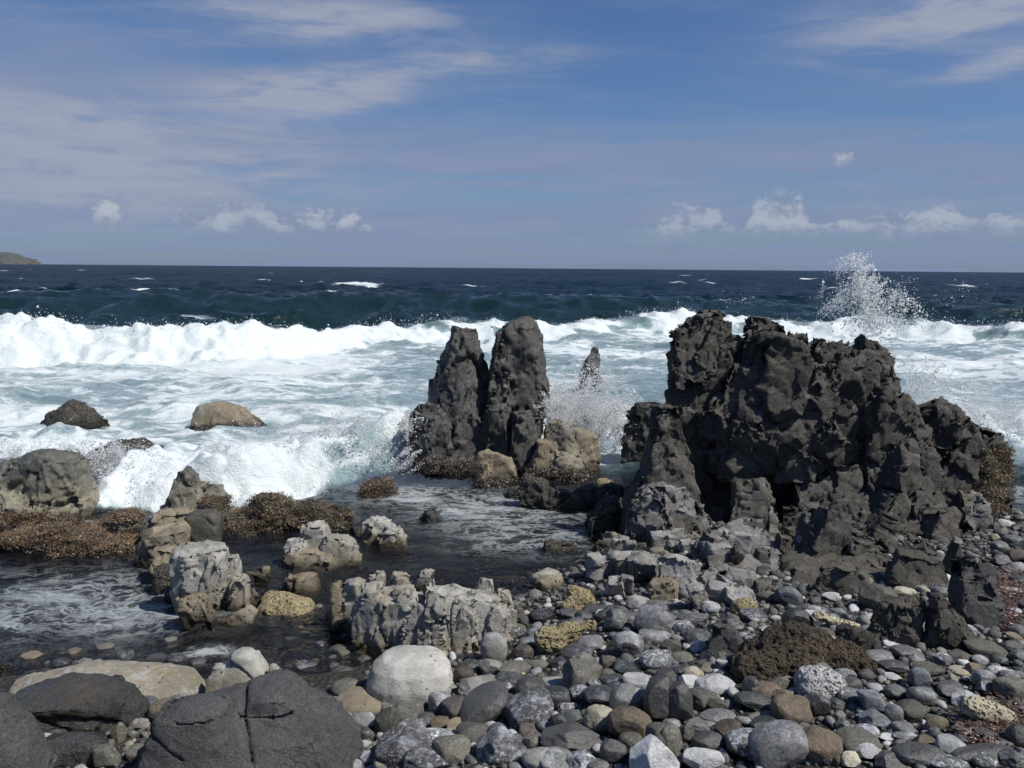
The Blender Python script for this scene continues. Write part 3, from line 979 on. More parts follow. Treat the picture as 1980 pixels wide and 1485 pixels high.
def remesh(solids, voxel):
    V, F = [], []
    for v, f in solids:
        k = len(V)
        V += list(v)
        F += [tuple(i + k for i in q) for q in f]
    me = bpy.data.meshes.new('tmp')
    me.from_pydata(V, [], F)
    o = bpy.data.objects.new('tmp', me)
    COL.objects.link(o)
    md = o.modifiers.new('r', 'REMESH')
    md.mode = 'VOXEL'
    md.voxel_size = voxel
    md.adaptivity = 0.0
    md.use_smooth_shade = True
    dg = bpy.context.evaluated_depsgraph_get()
    out = bpy.data.meshes.new_from_object(o.evaluated_get(dg))
    bpy.data.objects.remove(o)
    bpy.data.meshes.remove(me)
    return out


def relief(P, N, style, seed, k=1.0, renorm=None):
    """shape surface points the way this kind of stone breaks"""
    W3 = lambda f, a, o=3: P + a * np.stack([fbm(P * f, o, seed + 40 + i) for i in range(3)], 1)
    d = 0
    if style == 'crag':
        P = P + N * 0.008
        P = planar(P, N, W3(2.2, 0.05) * [1, 1, 0.55], 0.40, seed + 5, 0.9, 0.11, 0.085, 0.05 * k, 0.04, 0.05 * k)
        N = renorm(P)
        P = planar(P, N, W3(5.0, 0.025) * [1, 1, 0.7], 0.18, seed + 7, 0.92, 0.17, 0.06, 0.016 * k, 0.04, 0.04 * k)
        N = renorm(P)
        P = planar(P, N, W3(9.0, 0.012) * [1, 1, 0.8], 0.085, seed + 8, 0.88, 0.18, 0.035, 0.004 * k, 0.06, 0.016 * k)
        N = renorm(P)
        d = 0.004 * fbm(P * 15, 4, seed + 3) + 0.0025 * fbm(P * 40, 2, seed + 4)
    elif style == 'stack':
        P = P + N * 0.012
        P = planar(P, N, W3(2.2, 0.045) * [1, 1, 0.30], 0.25, seed + 5, 0.9, 0.10, 0.10, 0.06 * k, 0.05, 0.06 * k)
        N = renorm(P)
        P = planar(P, N, W3(5.0, 0.03) * [1, 1, 0.5], 0.13, seed + 7, 0.88, 0.16, 0.06, 0.012 * k, 0.04, 0.03 * k)
        N = renorm(P)
        P = planar(P, N, W3(11.0, 0.01) * [1, 1, 0.7], 0.06, seed + 9, 0.75, 0.16, 0.02, 0.003 * k, 0.10, 0.008 * k)
        N = renorm(P)
        d = 0.005 * fbm(P * 14, 4, seed + 3) + 0.003 * fbm(P * 38, 3, seed + 4)
    elif style == 'fluted':
        w = W3(3.5, 0.04)
        w = w @ np.array([[1, 0, 0], [0, 1, 0], [-0.38, 0, 1]])
        P = planar(P, N, w * [1, 1, 0.22], 0.15, seed + 5, 0.72, 0.12, 0.06, 0.045 * k, 0.07, 0.035 * k)
        N = renorm(P)
        P = planar(P, N, W3(8.0, 0.015) * [1, 1, 0.55], 0.09, seed + 6, 0.85, 0.12, 0.03, 0.004 * k, 0.07, 0.006 * k)
        d = 0.006 * fbm(P * 13, 5, seed + 3) + 0.003 * fbm(P * 36, 3, seed + 4)
    elif style == 'lumpy':
        w = W3(3.0, 0.05)
        P = planar(P, N, w * [1, 1, 0.7], 0.22, seed + 5, 0.75, 0.18, 0.06, 0.022 * k, 0.09, 0.035 * k)
        N = renorm(P)
        P = planar(P, N, W3(8.0, 0.02), 0.085, seed + 6, 0.8, 0.2, 0.03, 0.005 * k, 0.10, 0.012 * k)
        d = 0.008 * fbm(P * 12, 5, seed + 3) + 0.003 * fbm(P * 34, 3, seed + 4)
    elif style == 'smooth':
        w = W3(2.2, 0.10, 4)
        P = planar(P, N, w, 0.46, seed + 5, 0.4, 0.08, 0.04, 0.0, 0.1, 0.008 * k)
        f1, f2, r, v = worley(w / 0.46, seed + 5)
        msk = sstep(fbm(P * 1.6, 2, seed + 12), -0.3, 0.1)
        N = renorm(P)
        d = 0.03 * fbm(P * 2.6, 3, seed + 3) + 0.012 * fbm(P * 9, 5, seed + 4) + 0.005 * fbm(P * 30, 4, seed + 4, 0.6) - 0.006 * (1 - sstep(worley(P / 0.07, seed + 8)[0], 0.05, 0.35)) * sstep(fbm(P * 5, 2, seed + 9), 0.0, 0.4) - 0.010 * msk * (1 - sstep(f2 - f1, 0, 0.03))
    elif style == 'round':
        d = 0.03 * fbm(P * 4, 3, seed + 3) + 0.006 * fbm(P * 14, 4, seed + 4)
    elif style == 'porous':
        f1 = worley(P / 0.035, seed + 5)[0]
        f2 = worley(P / 0.016, seed + 6)[0]
        d = 0.055 * fbm(P * 5, 4, seed + 3) - 0.012 * (1 - sstep(f1, 0.1, 0.5)) - 0.005 * (1 - sstep(f2, 0.1, 0.5))
    elif style == 'slab':
        P = planar(P, N, W3(4.0, 0.03), 0.24, seed + 5, 0.9, 0.22, 0.10, 0.008 * k, 0.06, 0.03 * k)
        N = renorm(P)
        P = planar(P, N, W3(9.0, 0.01), 0.085, seed + 7, 0.75, 0.15, 0.03, 0.004 * k, 0.10, 0.008 * k)
        d = 0.005 * fbm(P * 14, 4, seed + 3)
    elif style == 'foam':
        w = W3(5.0, 0.07)
        d = 0.11 * (0.6 - worley(w / 0.30, seed)[0]) + 0.05 * (0.6 - worley(w / 0.11, seed + 1)[0]) + 0.022 * (0.6 - worley(w / 0.045, seed + 2)[0]) + 0.03 * fbm(P * 8, 4, seed + 3)
    return P + N * (d * k)[:, None]


def solid(name, solids, style, mat, seed, voxel, k=1.0, parent=None, origin=None, keep=True, carve=None):
    me = remesh(solids, voxel)
    P, N = mesh_np(me)

    def renorm(Q):
        set_co(me, Q)
        return mesh_np(me)[1]
    P = relief(P, N, style, seed, k, renorm)
    for cx_, cy_, ang, wdt, dep, span in carve or ():
        # an open crack: a wandering plane through the line of sight, let into the surface
        N = renorm(P)
        q = np.array(CROT.transposed())
        V_ = (P - [0, 0, CAM_H]) @ q.T
        u_ = PW / 2 - V_[:, 0] / V_[:, 2] * FPX
        v_ = PH / 2 + V_[:, 1] / V_[:, 2] * FPX
        wob = 34 * fbm(P * 2.6, 4, seed + 50)
        s_ = (u_ - cx_) * math.sin(ang) - (v_ - cy_) * math.cos(ang) + wob
        l_ = (u_ - cx_) * math.cos(ang) + (v_ - cy_) * math.sin(ang)
        m_ = (0.65 * (1 - sstep(np.abs(s_), 0, wdt)) + 0.5 * (1 - sstep(np.abs(s_ + 5), 0, wdt * 5))) * (1 - sstep(np.abs(l_), span * .8, span))
        P = P - N * (dep * m_ * (0.35 + 0.9 * sstep(fbm(P * 4.0, 2, seed + 51), -.4, .4)))[:, None]
    if keep:
        f = np.empty(len(me.loops), np.int32)
        me.loops.foreach_get('vertex_index', f)
        ALLROCK.append((P.astype(np.float32), f.reshape(-1, 4) if len(f) == 4 * len(me.polygons) else None))
    # what lies buried in the ground is left off
    if len(me.loops) == 4 * len(me.polygons):
        li = np.empty(len(me.loops), np.int32)
        me.loops.foreach_get('vertex_index', li)
        li = li.reshape(-1, 4)
        low = P[:, 2] < np.minimum(ground_z(P[:, 0], np.minimum(P[:, 1], 13.5)), 0.6) - 0.07
        keepf = ~low[li].all(1)
        if keepf.sum() < 0.93 * len(li) and keepf.sum() > 50:
            li = li[keepf]
            uq, inv_ = np.unique(li, return_inverse=True)
            P = P[uq]
            old = me
            me = new_mesh(name, P, inv_.reshape(-1, 4))
            bpy.data.meshes.remove(old)
    org = np.array(origin if origin is not None else (P[:, 0].mean(), P[:, 1].mean(), P[:, 2].min()))
    set_co(me, P - org)
    me.polygons.foreach_set('use_smooth', np.ones(len(me.polygons), bool))
    me.materials.clear()
    me.materials.append(mat)
    me.name = name
    o = link(name, me, None, parent, (0, 0, 0) if parent is not None else org)
    return o


def base_depth(px, py, z=None):
    if z is None:
        return on_ground(px, py).y
    return at_z(px, py, z).y


def lobes(D0, spec, poly=None):
    """spec: list of (levels, ratio[, extra depth]) -> solids standing with their front at the depth D0"""
    out = []
    for li_, s in enumerate(spec):
        levels, ratio = s[0], s[1]
        extra = s[2] if len(s) > 2 else 0.0
        hw = max(l[2] - l[1] for l in levels) / 2 / FPX * D0
        Dc = D0 + hw * ratio * 0.8 + extra
        out.append(loft(levels, ratio, Dc, poly=None if poly is None else poly + li_ * 3))
        xm = (levels[-1][1] + levels[-1][2]) / 2
        c = at_depth(xm, levels[-1][0], Dc)
        FOOTPRINTS.append((c.x, Dc, hw, hw * ratio))
    return out


SEED = [100]
ANGULAR = ('crag', 'stack', 'lumpy', 'slab')


def rock(name, label, cat, base, spec, style, mat, k=1.0, vox=1.0, group=None, z=None, carve=None):
    """one rock; spec is a list of lobes, or a dict part name -> list of lobes for a formation"""
    D0 = base_depth(base[0], base[1], z)
    SEED[0] += 31
    voxel = max(0.0062, D0 * 0.0021 * vox)
    if isinstance(spec, dict):
        c = at_depth(base[0], base[1], D0 + 0.1)
        root = link(name, None, loc=c)
        for i, (pn, sp) in enumerate(spec.items()):
            pn, st, mt, kk = (pn.split('|') + [None] * 3)[:4]
            solid(pn.rstrip('0123456789'), lobes(D0, sp, SEED[0] + i * 11 if (st or style) in ANGULAR else None), st or style, M[mt] if mt else M[mat], SEED[0] + i * 7, voxel * (1.5 if pn == 'mass' else 1.0), float(kk) if kk else k, root, c)
        o = root
    else:
        o = solid(name, lobes(D0, spec, SEED[0] if style in ANGULAR else None), style, M[mat], SEED[0], voxel, k, carve=carve)
    return tag(o, label, cat, group)


WL = 0.0     # water level
# ---- the twin stack in the middle
rock('sea_stack', 'tall dark twin-pinnacled sea stack standing in the surf', 'sea stack', (900, 908), {
    'pinnacle': [([(632, 874, 896), (636, 869, 904), (648, 864, 912), (668, 852, 930), (692, 846, 940), (740, 834, 950), (790, 820, 952), (840, 808, 956), (905, 800, 960)], 0.85, 0.15)],
    'pinnacle1': [([(620, 990, 1036), (628, 980, 1044), (648, 962, 1052), (690, 950, 1058), (730, 946, 1061), (780, 944, 1060), (830, 950, 1046), (905, 945, 1050)], 0.8, 0.25)],
    'rib': [([(650, 958, 974), (668, 950, 982), (700, 946, 984), (760, 944, 982), (830, 942, 984), (900, 940, 990)], 1.0, 0.15)],
    'boulder': [([(784, 820, 842), (798, 802, 856), (828, 790, 870), (860, 790, 878), (888, 798, 880), (915, 806, 880)], 0.8, -0.3)],
    'boulder1': [([(780, 950, 972), (792, 940, 986), (830, 936, 994), (870, 936, 992), (905, 936, 992)], 0.9, -0.18)],
    'boulder2': [([(798, 1000, 1028), (808, 984, 1042), (840, 976, 1049), (875, 976, 1046), (908, 980, 1040)], 0.8, -0.26)],
    'boulder3': [([(800, 890, 916), (830, 880, 936), (870, 875, 944), (908, 870, 948)], 0.8, -0.16)],
    'boulder4|stack|black': [([(872, 830, 990), (890, 818, 1000), (915, 812, 1005)], 0.3, -0.1)],
}, 'stack', 'stack', z=WL)
rock('rock', 'square tan barnacled block at the foot of the twin sea stack', 'rock', (955, 941), [([(872, 930, 968), (884, 918, 984), (905, 914, 998), (925, 912, 1002), (945, 915, 1005)], 0.8)], 'slab', 'tan', z=WL)
rock('rock', 'tan and grey lumpy ledge beside the twin stack with spray breaking behind', 'rock', (1090, 925), {
    'lump': [([(813, 1068, 1096), (826, 1056, 1112), (860, 1048, 1128), (930, 1040, 1130)], 0.8, 0.1)],
    'lump1': [([(828, 1108, 1134), (845, 1100, 1154), (880, 1096, 1160), (935, 1090, 1164)], 0.8, 0.15)],
    'lump2': [([(848, 1036, 1070), (866, 1022, 1082), (900, 1012, 1090), (940, 1008, 1095)], 0.8, -0.05)],
    'lump3': [([(876, 1062, 1100), (895, 1052, 1130), (940, 1045, 1150)], 0.7, -0.1)],
}, 'lumpy', 'tan', z=WL)
rock('rock', 'low dark barnacle-crusted rock in front of the tan ledge', 'rock', (1070, 985), [
    ([(925, 1010, 1050), (940, 1000, 1075), (975, 1000, 1090)], 0.7), ([(948, 1060, 1110), (965, 1050, 1135), (992, 1055, 1140)], 0.6, -0.05)], 'lumpy', 'barnacle', z=WL)
rock('rock', 'dark weedy boulder between the tan ledge and the crag pillar', 'rock', (1160, 985), [([(940, 1120, 1160), (955, 1104, 1180), (985, 1100, 1200)], 0.6), ([(935, 1165, 1195), (950, 1150, 1210), (985, 1150, 1215)], .6, .15)], 'lumpy', 'barnacle', z=WL)
rock('rock', 'low dark barnacled hump nearest the tan block in the pool', 'rock', (1005, 962), [([(940, 990, 1015), (948, 978, 1026), (966, 976, 1030)], 0.6)], 'lumpy', 'barnacle', k=.7, z=WL)
rock('rock', 'pale tan broken rock below the barnacled ledge by the pool', 'rock', (1180, 1075), [([(1030, 1170, 1196), (1042, 1158, 1206), (1078, 1156, 1210)], 0.7), ([(1046, 1196, 1214), (1056, 1190, 1222), (1080, 1188, 1226)], .7, -.03)], 'slab', 'tan', z=WL)
rock('rock', 'slim leaning pinnacle far out in the white surf', 'rock', (1145, 765), [
    ([(671, 1147, 1153), (680, 1139, 1158), (700, 1128, 1160), (730, 1116, 1158), (775, 1112, 1168)], 0.8), ([(728, 1152, 1164), (745, 1146, 1170), (775, 1142, 1174)], 0.8)], 'slab', 'stack', k=0.8, z=WL)
rock('rock', 'yellow weathered stone awash between tan ledge and grey crag', 'rock', (1165, 938), [([(921, 1158, 1176), (928, 1150, 1188), (940, 1148, 1194)], 0.7)], 'porous', 'coral', z=WL)

# ---- the big crag
BD = base_depth(1500, 1030)
rock('crag', 'massive dark fractured crag rising from the shingle beach', 'crag', (1500, 1035), {
    'peak': [([(605, 1366, 1379), (613, 1344, 1382), (624, 1322, 1402), (650, 1291, 1405), (700, 1279, 1408), (770, 1283, 1412), (850, 1292, 1425), (950, 1300, 1450), (1040, 1310, 1460)], 0.8, 0.55)],
    'peak1': [([(615, 1456, 1482), (623, 1443, 1502), (640, 1430, 1514), (690, 1420, 1518), (760, 1405, 1530), (850, 1390, 1540), (900, 1395, 1540, .1), (960, 1400, 1540, 0.3)], 0.8, 0.5)],
    'peak2': [([(644, 1534, 1554), (656, 1522, 1562), (720, 1515, 1566), (850, 1500, 1580), (950, 1500, 1580)], 1.0, 0.65)],
    'peak3': [([(655, 1572, 1588), (668, 1562, 1598), (730, 1556, 1604), (850, 1545, 1620), (960, 1545, 1620)], 1.0, 0.6)],
    'peak4': [([(660, 1608, 1626), (676, 1598, 1644), (740, 1590, 1655), (860, 1580, 1670), (960, 1580, 1680)], 0.9, 0.6)],
    'peak5': [([(654, 1664, 1680), (666, 1654, 1704), (686, 1650, 1716), (730, 1646, 1717), (800, 1640, 1730), (900, 1630, 1750), (1000, 1630, 1760)], 0.8, 0.5)],
    'mass': [([(664, 1440, 1600), (676, 1330, 1700), (720, 1300, 1715), (790, 1300, 1745), (880, 1310, 1770), (940, 1330, 1790, .15), (1050, 1340, 1800, .2)], 0.30, 0.62)],
    'rock_face': [([(700, 1420, 1700), (740, 1405, 1726), (790, 1340, 1756), (850, 1330, 1780), (890, 1330, 1790, 0.08), (930, 1350, 1800, 0.32), (1040, 1360, 1820, 0.4)], 0.38, 0.25)],
    'shoulder': [([(760, 1690, 1744), (790, 1680, 1768), (830, 1670, 1788), (880, 1660, 1806), (940, 1650, 1840), (1010, 1640, 1870), (1070, 1630, 1890)], 0.5, 0.1)],
    'apron': [([(880, 1600, 1760, .25), (920, 1560, 1800, .15), (970, 1540, 1830, 0.05), (1010, 1520, 1860, -0.05), (1060, 1500, 1880, -0.15), (1110, 1490, 1890, -.2)], 0.42, 0.0)],
    'ledge|slab|slab|1.2': [([(1005, 1560, 1640, .1), (1040, 1530, 1690, -.2), (1080, 1510, 1720, -.5), (1120, 1500, 1715, -.74), (1160, 1505, 1690, -.86)], 0.5, -0.6)],
    'ledge1|slab|slab|1.2': [([(1030, 1710, 1780, .0), (1060, 1690, 1810, -.3), (1100, 1690, 1800, -.6), (1140, 1700, 1780, -.78)], 0.6, -0.5)],
    'ledge2|slab|cragfoot|1.2': [([(1012, 1400, 1450, .0), (1035, 1370, 1500, -.2), (1070, 1350, 1530, -.45), (1105, 1370, 1520, -.65)], 0.45, -0.5)],
    'pillar|stack|crag|0.5': [([(784, 1276, 1300), (798, 1264, 1311), (850, 1257, 1320), (900, 1246, 1336), (945, 1222, 1345), (1000, 1204, 1358), (1045, 1204, 1370)], 0.75, -0.05)],
    'foot|crag|cragfoot': [([(975, 1436, 1486), (995, 1420, 1500), (1030, 1408, 1512), (1060, 1400, 1520)], 0.6, -0.12)],
    'foot1|crag|cragfoot': [([(940, 1240, 1330), (965, 1214, 1348), (1000, 1202, 1364), (1048, 1200, 1376)], 0.72, -0.16)],
    'foot2|crag|cragfoot': [([(950, 1846, 1890), (985, 1836, 1912), (1030, 1830, 1920)], 0.7, 0.1)],
    'shoulder1': [([(773, 1810, 1830), (788, 1790, 1846), (830, 1778, 1876), (880, 1790, 1898), (940, 1796, 1908), (1010, 1790, 1910)], 0.8, 0.35)],
    'shoulder2': [([(815, 1868, 1886), (838, 1850, 1918), (870, 1846, 1938), (910, 1850, 1945), (980, 1850, 1945)], 0.8, 0.75)],
}, 'crag', 'crag', k=1.0)
rock('rock', 'black wet rock half hidden by spray behind the crag pillar', 'rock', (1245, 915), [([(778, 1228, 1262), (790, 1212, 1276), (830, 1204, 1282), (880, 1200, 1285), (920, 1200, 1290)], 0.7, 0.3)], 'crag', 'black', z=WL)
rock('rock', 'dark barnacled ledge rock bordering the pool beside the crag foot', 'rock', (1165, 1050), [
    ([(962, 1160, 1200), (985, 1140, 1215), (1020, 1130, 1215), (1050, 1140, 1215)], 0.7, .2), ([(998, 1150, 1180), (1015, 1138, 1196), (1055, 1140, 1200)], 0.6)], 'lumpy', 'barnacle', z=WL)
rock('rock', 'small dark weed-crusted rock at the crag side of the pool', 'rock', (1080, 1075), [([(1042, 1052, 1080), (1052, 1044, 1096), (1078, 1042, 1104)], 0.6), ([(1046, 1086, 1110), (1058, 1080, 1118), (1078, 1080, 1120)], 0.6)], 'lumpy', 'barnacle', k=0.7, z=WL)

# ---- rocks out in the surf
rock('boulder', 'broad brown boulder with flat top sitting in the surf', 'boulder', (455, 832), [([(780, 402, 452), (787, 382, 474), (802, 371, 494), (818, 370, 520), (838, 368, 548)], 0.6)], 'lumpy', 'tan', k=0.7, z=WL)
rock('rock', 'low brown rock almost awash in milky surf, knob on top', 'rock', (140, 824), [([(776, 132, 156), (786, 122, 160), (800, 105, 168), (828, 90, 175)], 0.7), ([(790, 100, 180), (805, 85, 204), (828, 62, 215)], 0.5)], 'lumpy', 'barnacle', k=0.7, z=WL)
rock('rock', 'speckled rock breaking through white wash, behind the seaweed ledge', 'rock', (270, 905), [([(851, 246, 284), (860, 210, 312), (880, 180, 355), (910, 172, 380)], 0.5)], 'lumpy', 'barnacle', k=0.7, z=WL)
rock('boulder', 'big wet olive-grey boulder splashed by surf above the seaweed', 'boulder', (90, 1005), [
    ([(874, 75, 126), (882, 40, 156), (900, 16, 165), (930, 8, 170), (965, -8, 180), (1008, -20, 188)], 0.65), ([(885, 20, 70), (920, -30, 80), (1008, -50, 90)], 0.8, 0.05), ([(950, -10, 60), (975, -30, 90), (1010, -40, 110)], 0.7, -0.1)], 'lumpy', 'olive', k=0.9, z=WL)

# ---- the ledge and the spur on the left
rock('rock', 'low weed-covered ledge below the wet olive boulder', 'ledge', (130, 1072), [([(1022, 10, 120), (1040, -20, 180), (1062, -40, 220), (1085, -40, 235)], 0.42), ([(1040, 130, 220), (1056, 110, 262), (1080, 100, 270)], 0.5)], 'lumpy', 'barnacle', z=WL)
rock('rock', 'rounded pale tan rock with dark limpets among golden seaweed', 'rock', (237, 1036), [([(989, 222, 252), (998, 205, 266), (1015, 197, 275), (1042, 195, 280)], 0.7, -0.05), ([(1006, 160, 182), (1014, 150, 196), (1040, 146, 204)], 0.6, -0.1)], 'round', 'tan', z=WL)
rock('rock', 'pointed wet grey rock at the head of the spur', 'rock', (365, 1012), [
    ([(905, 358, 368), (914, 349, 380), (935, 336, 392), (960, 322, 398), (990, 306, 402), (1020, 298, 405)], 0.8), ([(934, 396, 420), (944, 385, 432), (970, 380, 437), (1010, 376, 434)], 0.8, 0.05)], 'lumpy', 'olive', k=0.85, z=WL)
rock('rock', 'long tan barnacled spur running between the two pools', 'rock', (305, 1150), {
    'spur_lump': [([(988, 310, 372), (1004, 290, 380), (1050, 276, 384), (1090, 270, 384)], 0.8, 0.75)],
    'spur_lump1': [([(1020, 296, 356), (1040, 280, 362), (1085, 274, 366), (1125, 280, 366)], 0.9, 0.42)],
    'spur_lump2': [([(1058, 300, 348), (1078, 290, 356), (1120, 288, 360), (1160, 294, 362)], 0.9, 0.16)],
    'spur_lump3|lumpy|barnacle': [([(1096, 304, 346), (1116, 296, 356), (1150, 300, 364), (1185, 314, 372)], 0.8, 0.0)],
    'spur_lump4|lumpy|barnacle': [([(1140, 320, 352), (1160, 316, 364), (1190, 332, 376), (1212, 342, 386)], 0.8, -0.16)],
}, 'lumpy', 'tan', k=0.8, z=WL)
rock('rock', 'dark wet rounded knob crowning the pale fluted rock', 'rock', (385, 1100), [([(990, 378, 412), (998, 364, 421), (1025, 354, 425), (1055, 344, 426), (1080, 340, 424), (1110, 345, 420)], 0.8, 0.15)], 'smooth', 'knob', k=0.8, z=WL)
rock('rock', 'pale fluted grey rock with folds at the end of the spur', 'rock', (400, 1212), {
    'fold': [([(1058, 352, 424), (1070, 342, 440), (1095, 336, 446), (1130, 336, 440), (1165, 338, 432), (1195, 350, 425), (1222, 362, 425)], 0.8, 0.1)],
    'fold1': [([(1072, 432, 456), (1085, 424, 466), (1120, 420, 470), (1170, 420, 466), (1200, 420, 455)], 0.9, 0.2)],
    'fold2': [([(1112, 452, 474), (1125, 444, 485), (1150, 442, 487), (1185, 440, 485)], 0.9, 0.15)],
    'fold3|lumpy|tan': [([(1150, 352, 390), (1170, 345, 410), (1195, 355, 425), (1224, 365, 425)], 0.7, -0.1)],
}, 'fluted', 'pale', k=0.8, z=WL)
rock('rock', 'small rounded grey stone against the pale fluted rock', 'rock', (453, 1186), [([(1152, 442, 462), (1160, 434, 472), (1190, 434, 475)], 0.8)], 'round', 'pale', z=WL)
rock('rock', 'small upright tan wedge beside the yellow pitted rock', 'rock', (486, 1180), [([(1138, 488, 494), (1155, 478, 498), (1184, 473, 502)], 0.8)], 'slab', 'tan', k=0.6, z=WL)
rock('rock', 'yellow pitted coral rock at the edge of the inner pool', 'rock', (550, 1195), [([(1142, 515, 545), (1152, 503, 575), (1170, 500, 600), (1198, 510, 604)], 0.7)], 'porous', 'coral', z=WL)
rock('rock', 'flat smooth grey slab half sunk below the fluted rock', 'rock', (445, 1216), [([(1180, 452, 496), (1192, 425, 500), (1212, 396, 496), (1224, 394, 490)], 0.6)], 'slab', 'pale', k=0.6, z=WL)
rock('rock', 'ribbed tan rock standing in the inner pool', 'rock', (580, 1158), [([(1106, 582, 606), (1114, 558, 616), (1135, 544, 622), (1162, 540, 624)], 0.7)], 'fluted', 'tan', k=0.7, z=WL)
rock('rock', 'pair of little tan rock posts beside the fluted rock', 'rock', (500, 1132), [([(1095, 506, 520), (1108, 503, 523), (1136, 500, 525)], 0.9), ([(1105, 474, 490), (1114, 470, 497), (1136, 468, 500)], 0.8)], 'lumpy', 'tan', k=0.5, z=WL)
rock('rock', 'rounded grey lumpy rock rising from the dark pool', 'rock', (620, 1105), {
    'lump': [([(1008, 600, 622), (1018, 584, 636), (1040, 576, 644), (1075, 570, 650), (1105, 570, 650)], 0.8, .1)],
    'lump1': [([(1035, 632, 670), (1048, 618, 690), (1075, 612, 698), (1108, 612, 695)], 0.7, 0.02)],
    'lump2': [([(1040, 566, 584), (1055, 554, 594), (1080, 547, 600), (1108, 545, 605)], 0.8, 0.0)],
    'lump3|lumpy|tan': [([(1066, 560, 640), (1085, 545, 690), (1108, 545, 695)], 0.4, -0.05)],
}, 'fluted', 'pale', k=0.7, z=WL)
rock('rock', 'smaller two-lobed grey rock in the pool near the weedy reef', 'rock', (735, 1060), [([(998, 716, 744), (1010, 702, 762), (1035, 698, 776), (1064, 698, 790)], 0.7), ([(1018, 746, 774), (1030, 738, 786), (1064, 734, 792)], 0.7, -0.05)], 'fluted', 'pale', k=0.7, z=WL)
rock('rock', 'dark stone low in water left of the two-lobed rock', 'rock', (692, 1040), [([(1016, 682, 702), (1026, 676, 708), (1044, 676, 712)], 0.7)], 'lumpy', 'barnacle', k=0.6, z=WL)
rock('rock', 'small black pointed rock alone in the foamy pool', 'rock', (835, 1015), [([(980, 834, 842), (990, 822, 850), (1005, 812, 857), (1020, 810, 860)], 0.7)], 'slab', 'black', z=WL)
rock('rock', 'long weedy reef of dark lumps edging the surf', 'reef', (560, 1035), [
    ([(957, 510, 540), (970, 492, 562), (1000, 478, 576), (1035, 470, 584)], 0.7, .1), ([(968, 585, 618), (985, 572, 640), (1030, 565, 655)], 0.7, .1),
    ([(990, 430, 470), (1008, 410, 490), (1040, 400, 500)], 0.9, .05), ([(978, 640, 662), (994, 632, 684), (1025, 630, 690)], 0.6, .1), ([(1008, 440, 640), (1022, 420, 670), (1042, 420, 680)], 0.3, .0)], 'lumpy', 'barnacle', z=WL)
rock('rock', 'little weed-topped rock where the wash meets the pool', 'rock', (725, 965), [([(926, 730, 756), (936, 700, 764), (952, 690, 765), (972, 692, 762)], 0.6)], 'lumpy', 'barnacle', k=0.7, z=WL)

# ---- the finned grey outcrop on the beach edge
rock('outcrop', 'finned pale grey outcrop of upright ribs at the beach edge', 'rock outcrop', (810, 1272), {
    'fin': [([(1132, 706, 742), (1145, 694, 748), (1180, 690, 752), (1230, 690, 748), (1268, 690, 742)], 1.0, 0.1)],
    'fin1': [([(1136, 776, 800), (1150, 766, 808), (1200, 756, 812), (1245, 750, 806), (1275, 750, 800)], 1.1, 0.04)],
    'fin2': [([(1138, 822, 852), (1152, 814, 870), (1200, 812, 880), (1245, 806, 880), (1278, 806, 878)], 0.9, 0.0)],
    'fin3': [([(1155, 884, 908), (1170, 872, 922), (1220, 868, 926), (1280, 866, 928)], 0.9, 0.02)],
    'fin4': [([(1118, 682, 700), (1132, 672, 712), (1180, 664, 716), (1250, 664, 716)], 1.0, 0.3)],
    'fin5': [([(1106, 726, 744), (1116, 716, 750), (1180, 712, 752), (1250, 712, 752)], 1.0, 0.4)],
    'fin6': [([(1106, 758, 774), (1118, 750, 790), (1180, 748, 792), (1250, 748, 792)], 1.0, 0.35)],
    'fin7': [([(1103, 818, 834), (1116, 808, 844), (1180, 804, 848), (1250, 804, 848)], 1.0, 0.35)],
    'fin8|fluted|knob': [([(1119, 806, 828), (1132, 798, 834), (1180, 790, 828), (1230, 780, 822)], 1.0, 0.12)],
    'fin9': [([(1134, 854, 884), (1146, 846, 894), (1200, 844, 896), (1250, 844, 896)], 0.9, 0.25)],
    'fin10': [([(1119, 928, 946), (1130, 918, 956), (1190, 914, 962), (1250, 914, 962)], 0.9, 0.3)],
    'fin11': [([(1138, 962, 980), (1152, 954, 992), (1185, 950, 1000), (1230, 950, 1000)], 0.9, 0.2)],
    'fin12': [([(1166, 934, 968), (1185, 926, 980), (1235, 926, 990), (1265, 926, 990)], 0.8, 0.05)],
    'base': [([(1146, 700, 950), (1170, 684, 975), (1200, 680, 985), (1270, 680, 985)], 0.3, 0.06)],
    'fin13|lumpy|tan': [([(1124, 650, 664), (1140, 638, 672), (1185, 634, 678), (1215, 632, 690)], 0.9, 0.3)],
}, 'fluted', 'fins', k=0.62, z=0.02)
rock('boulder', 'speckled grey boulder leaning on the finned outcrop base', 'boulder', (953, 1280), [([(1230, 938, 966), (1242, 930, 976), (1262, 930, 978), (1284, 942, 972)], 0.8, -0.1)], 'round', 'rubble', k=0.6, z=0.05)
rock('boulder', 'large pale oval boulder lying in front of the finned outcrop', 'boulder', (790, 1372), [([(1262, 770, 840), (1268, 742, 862), (1285, 722, 876), (1310, 710, 880), (1335, 706, 874), (1356, 730, 850), (1385, 760, 830)], 0.75)], 'round', 'ovalboulder', k=0.8, z=0.05)

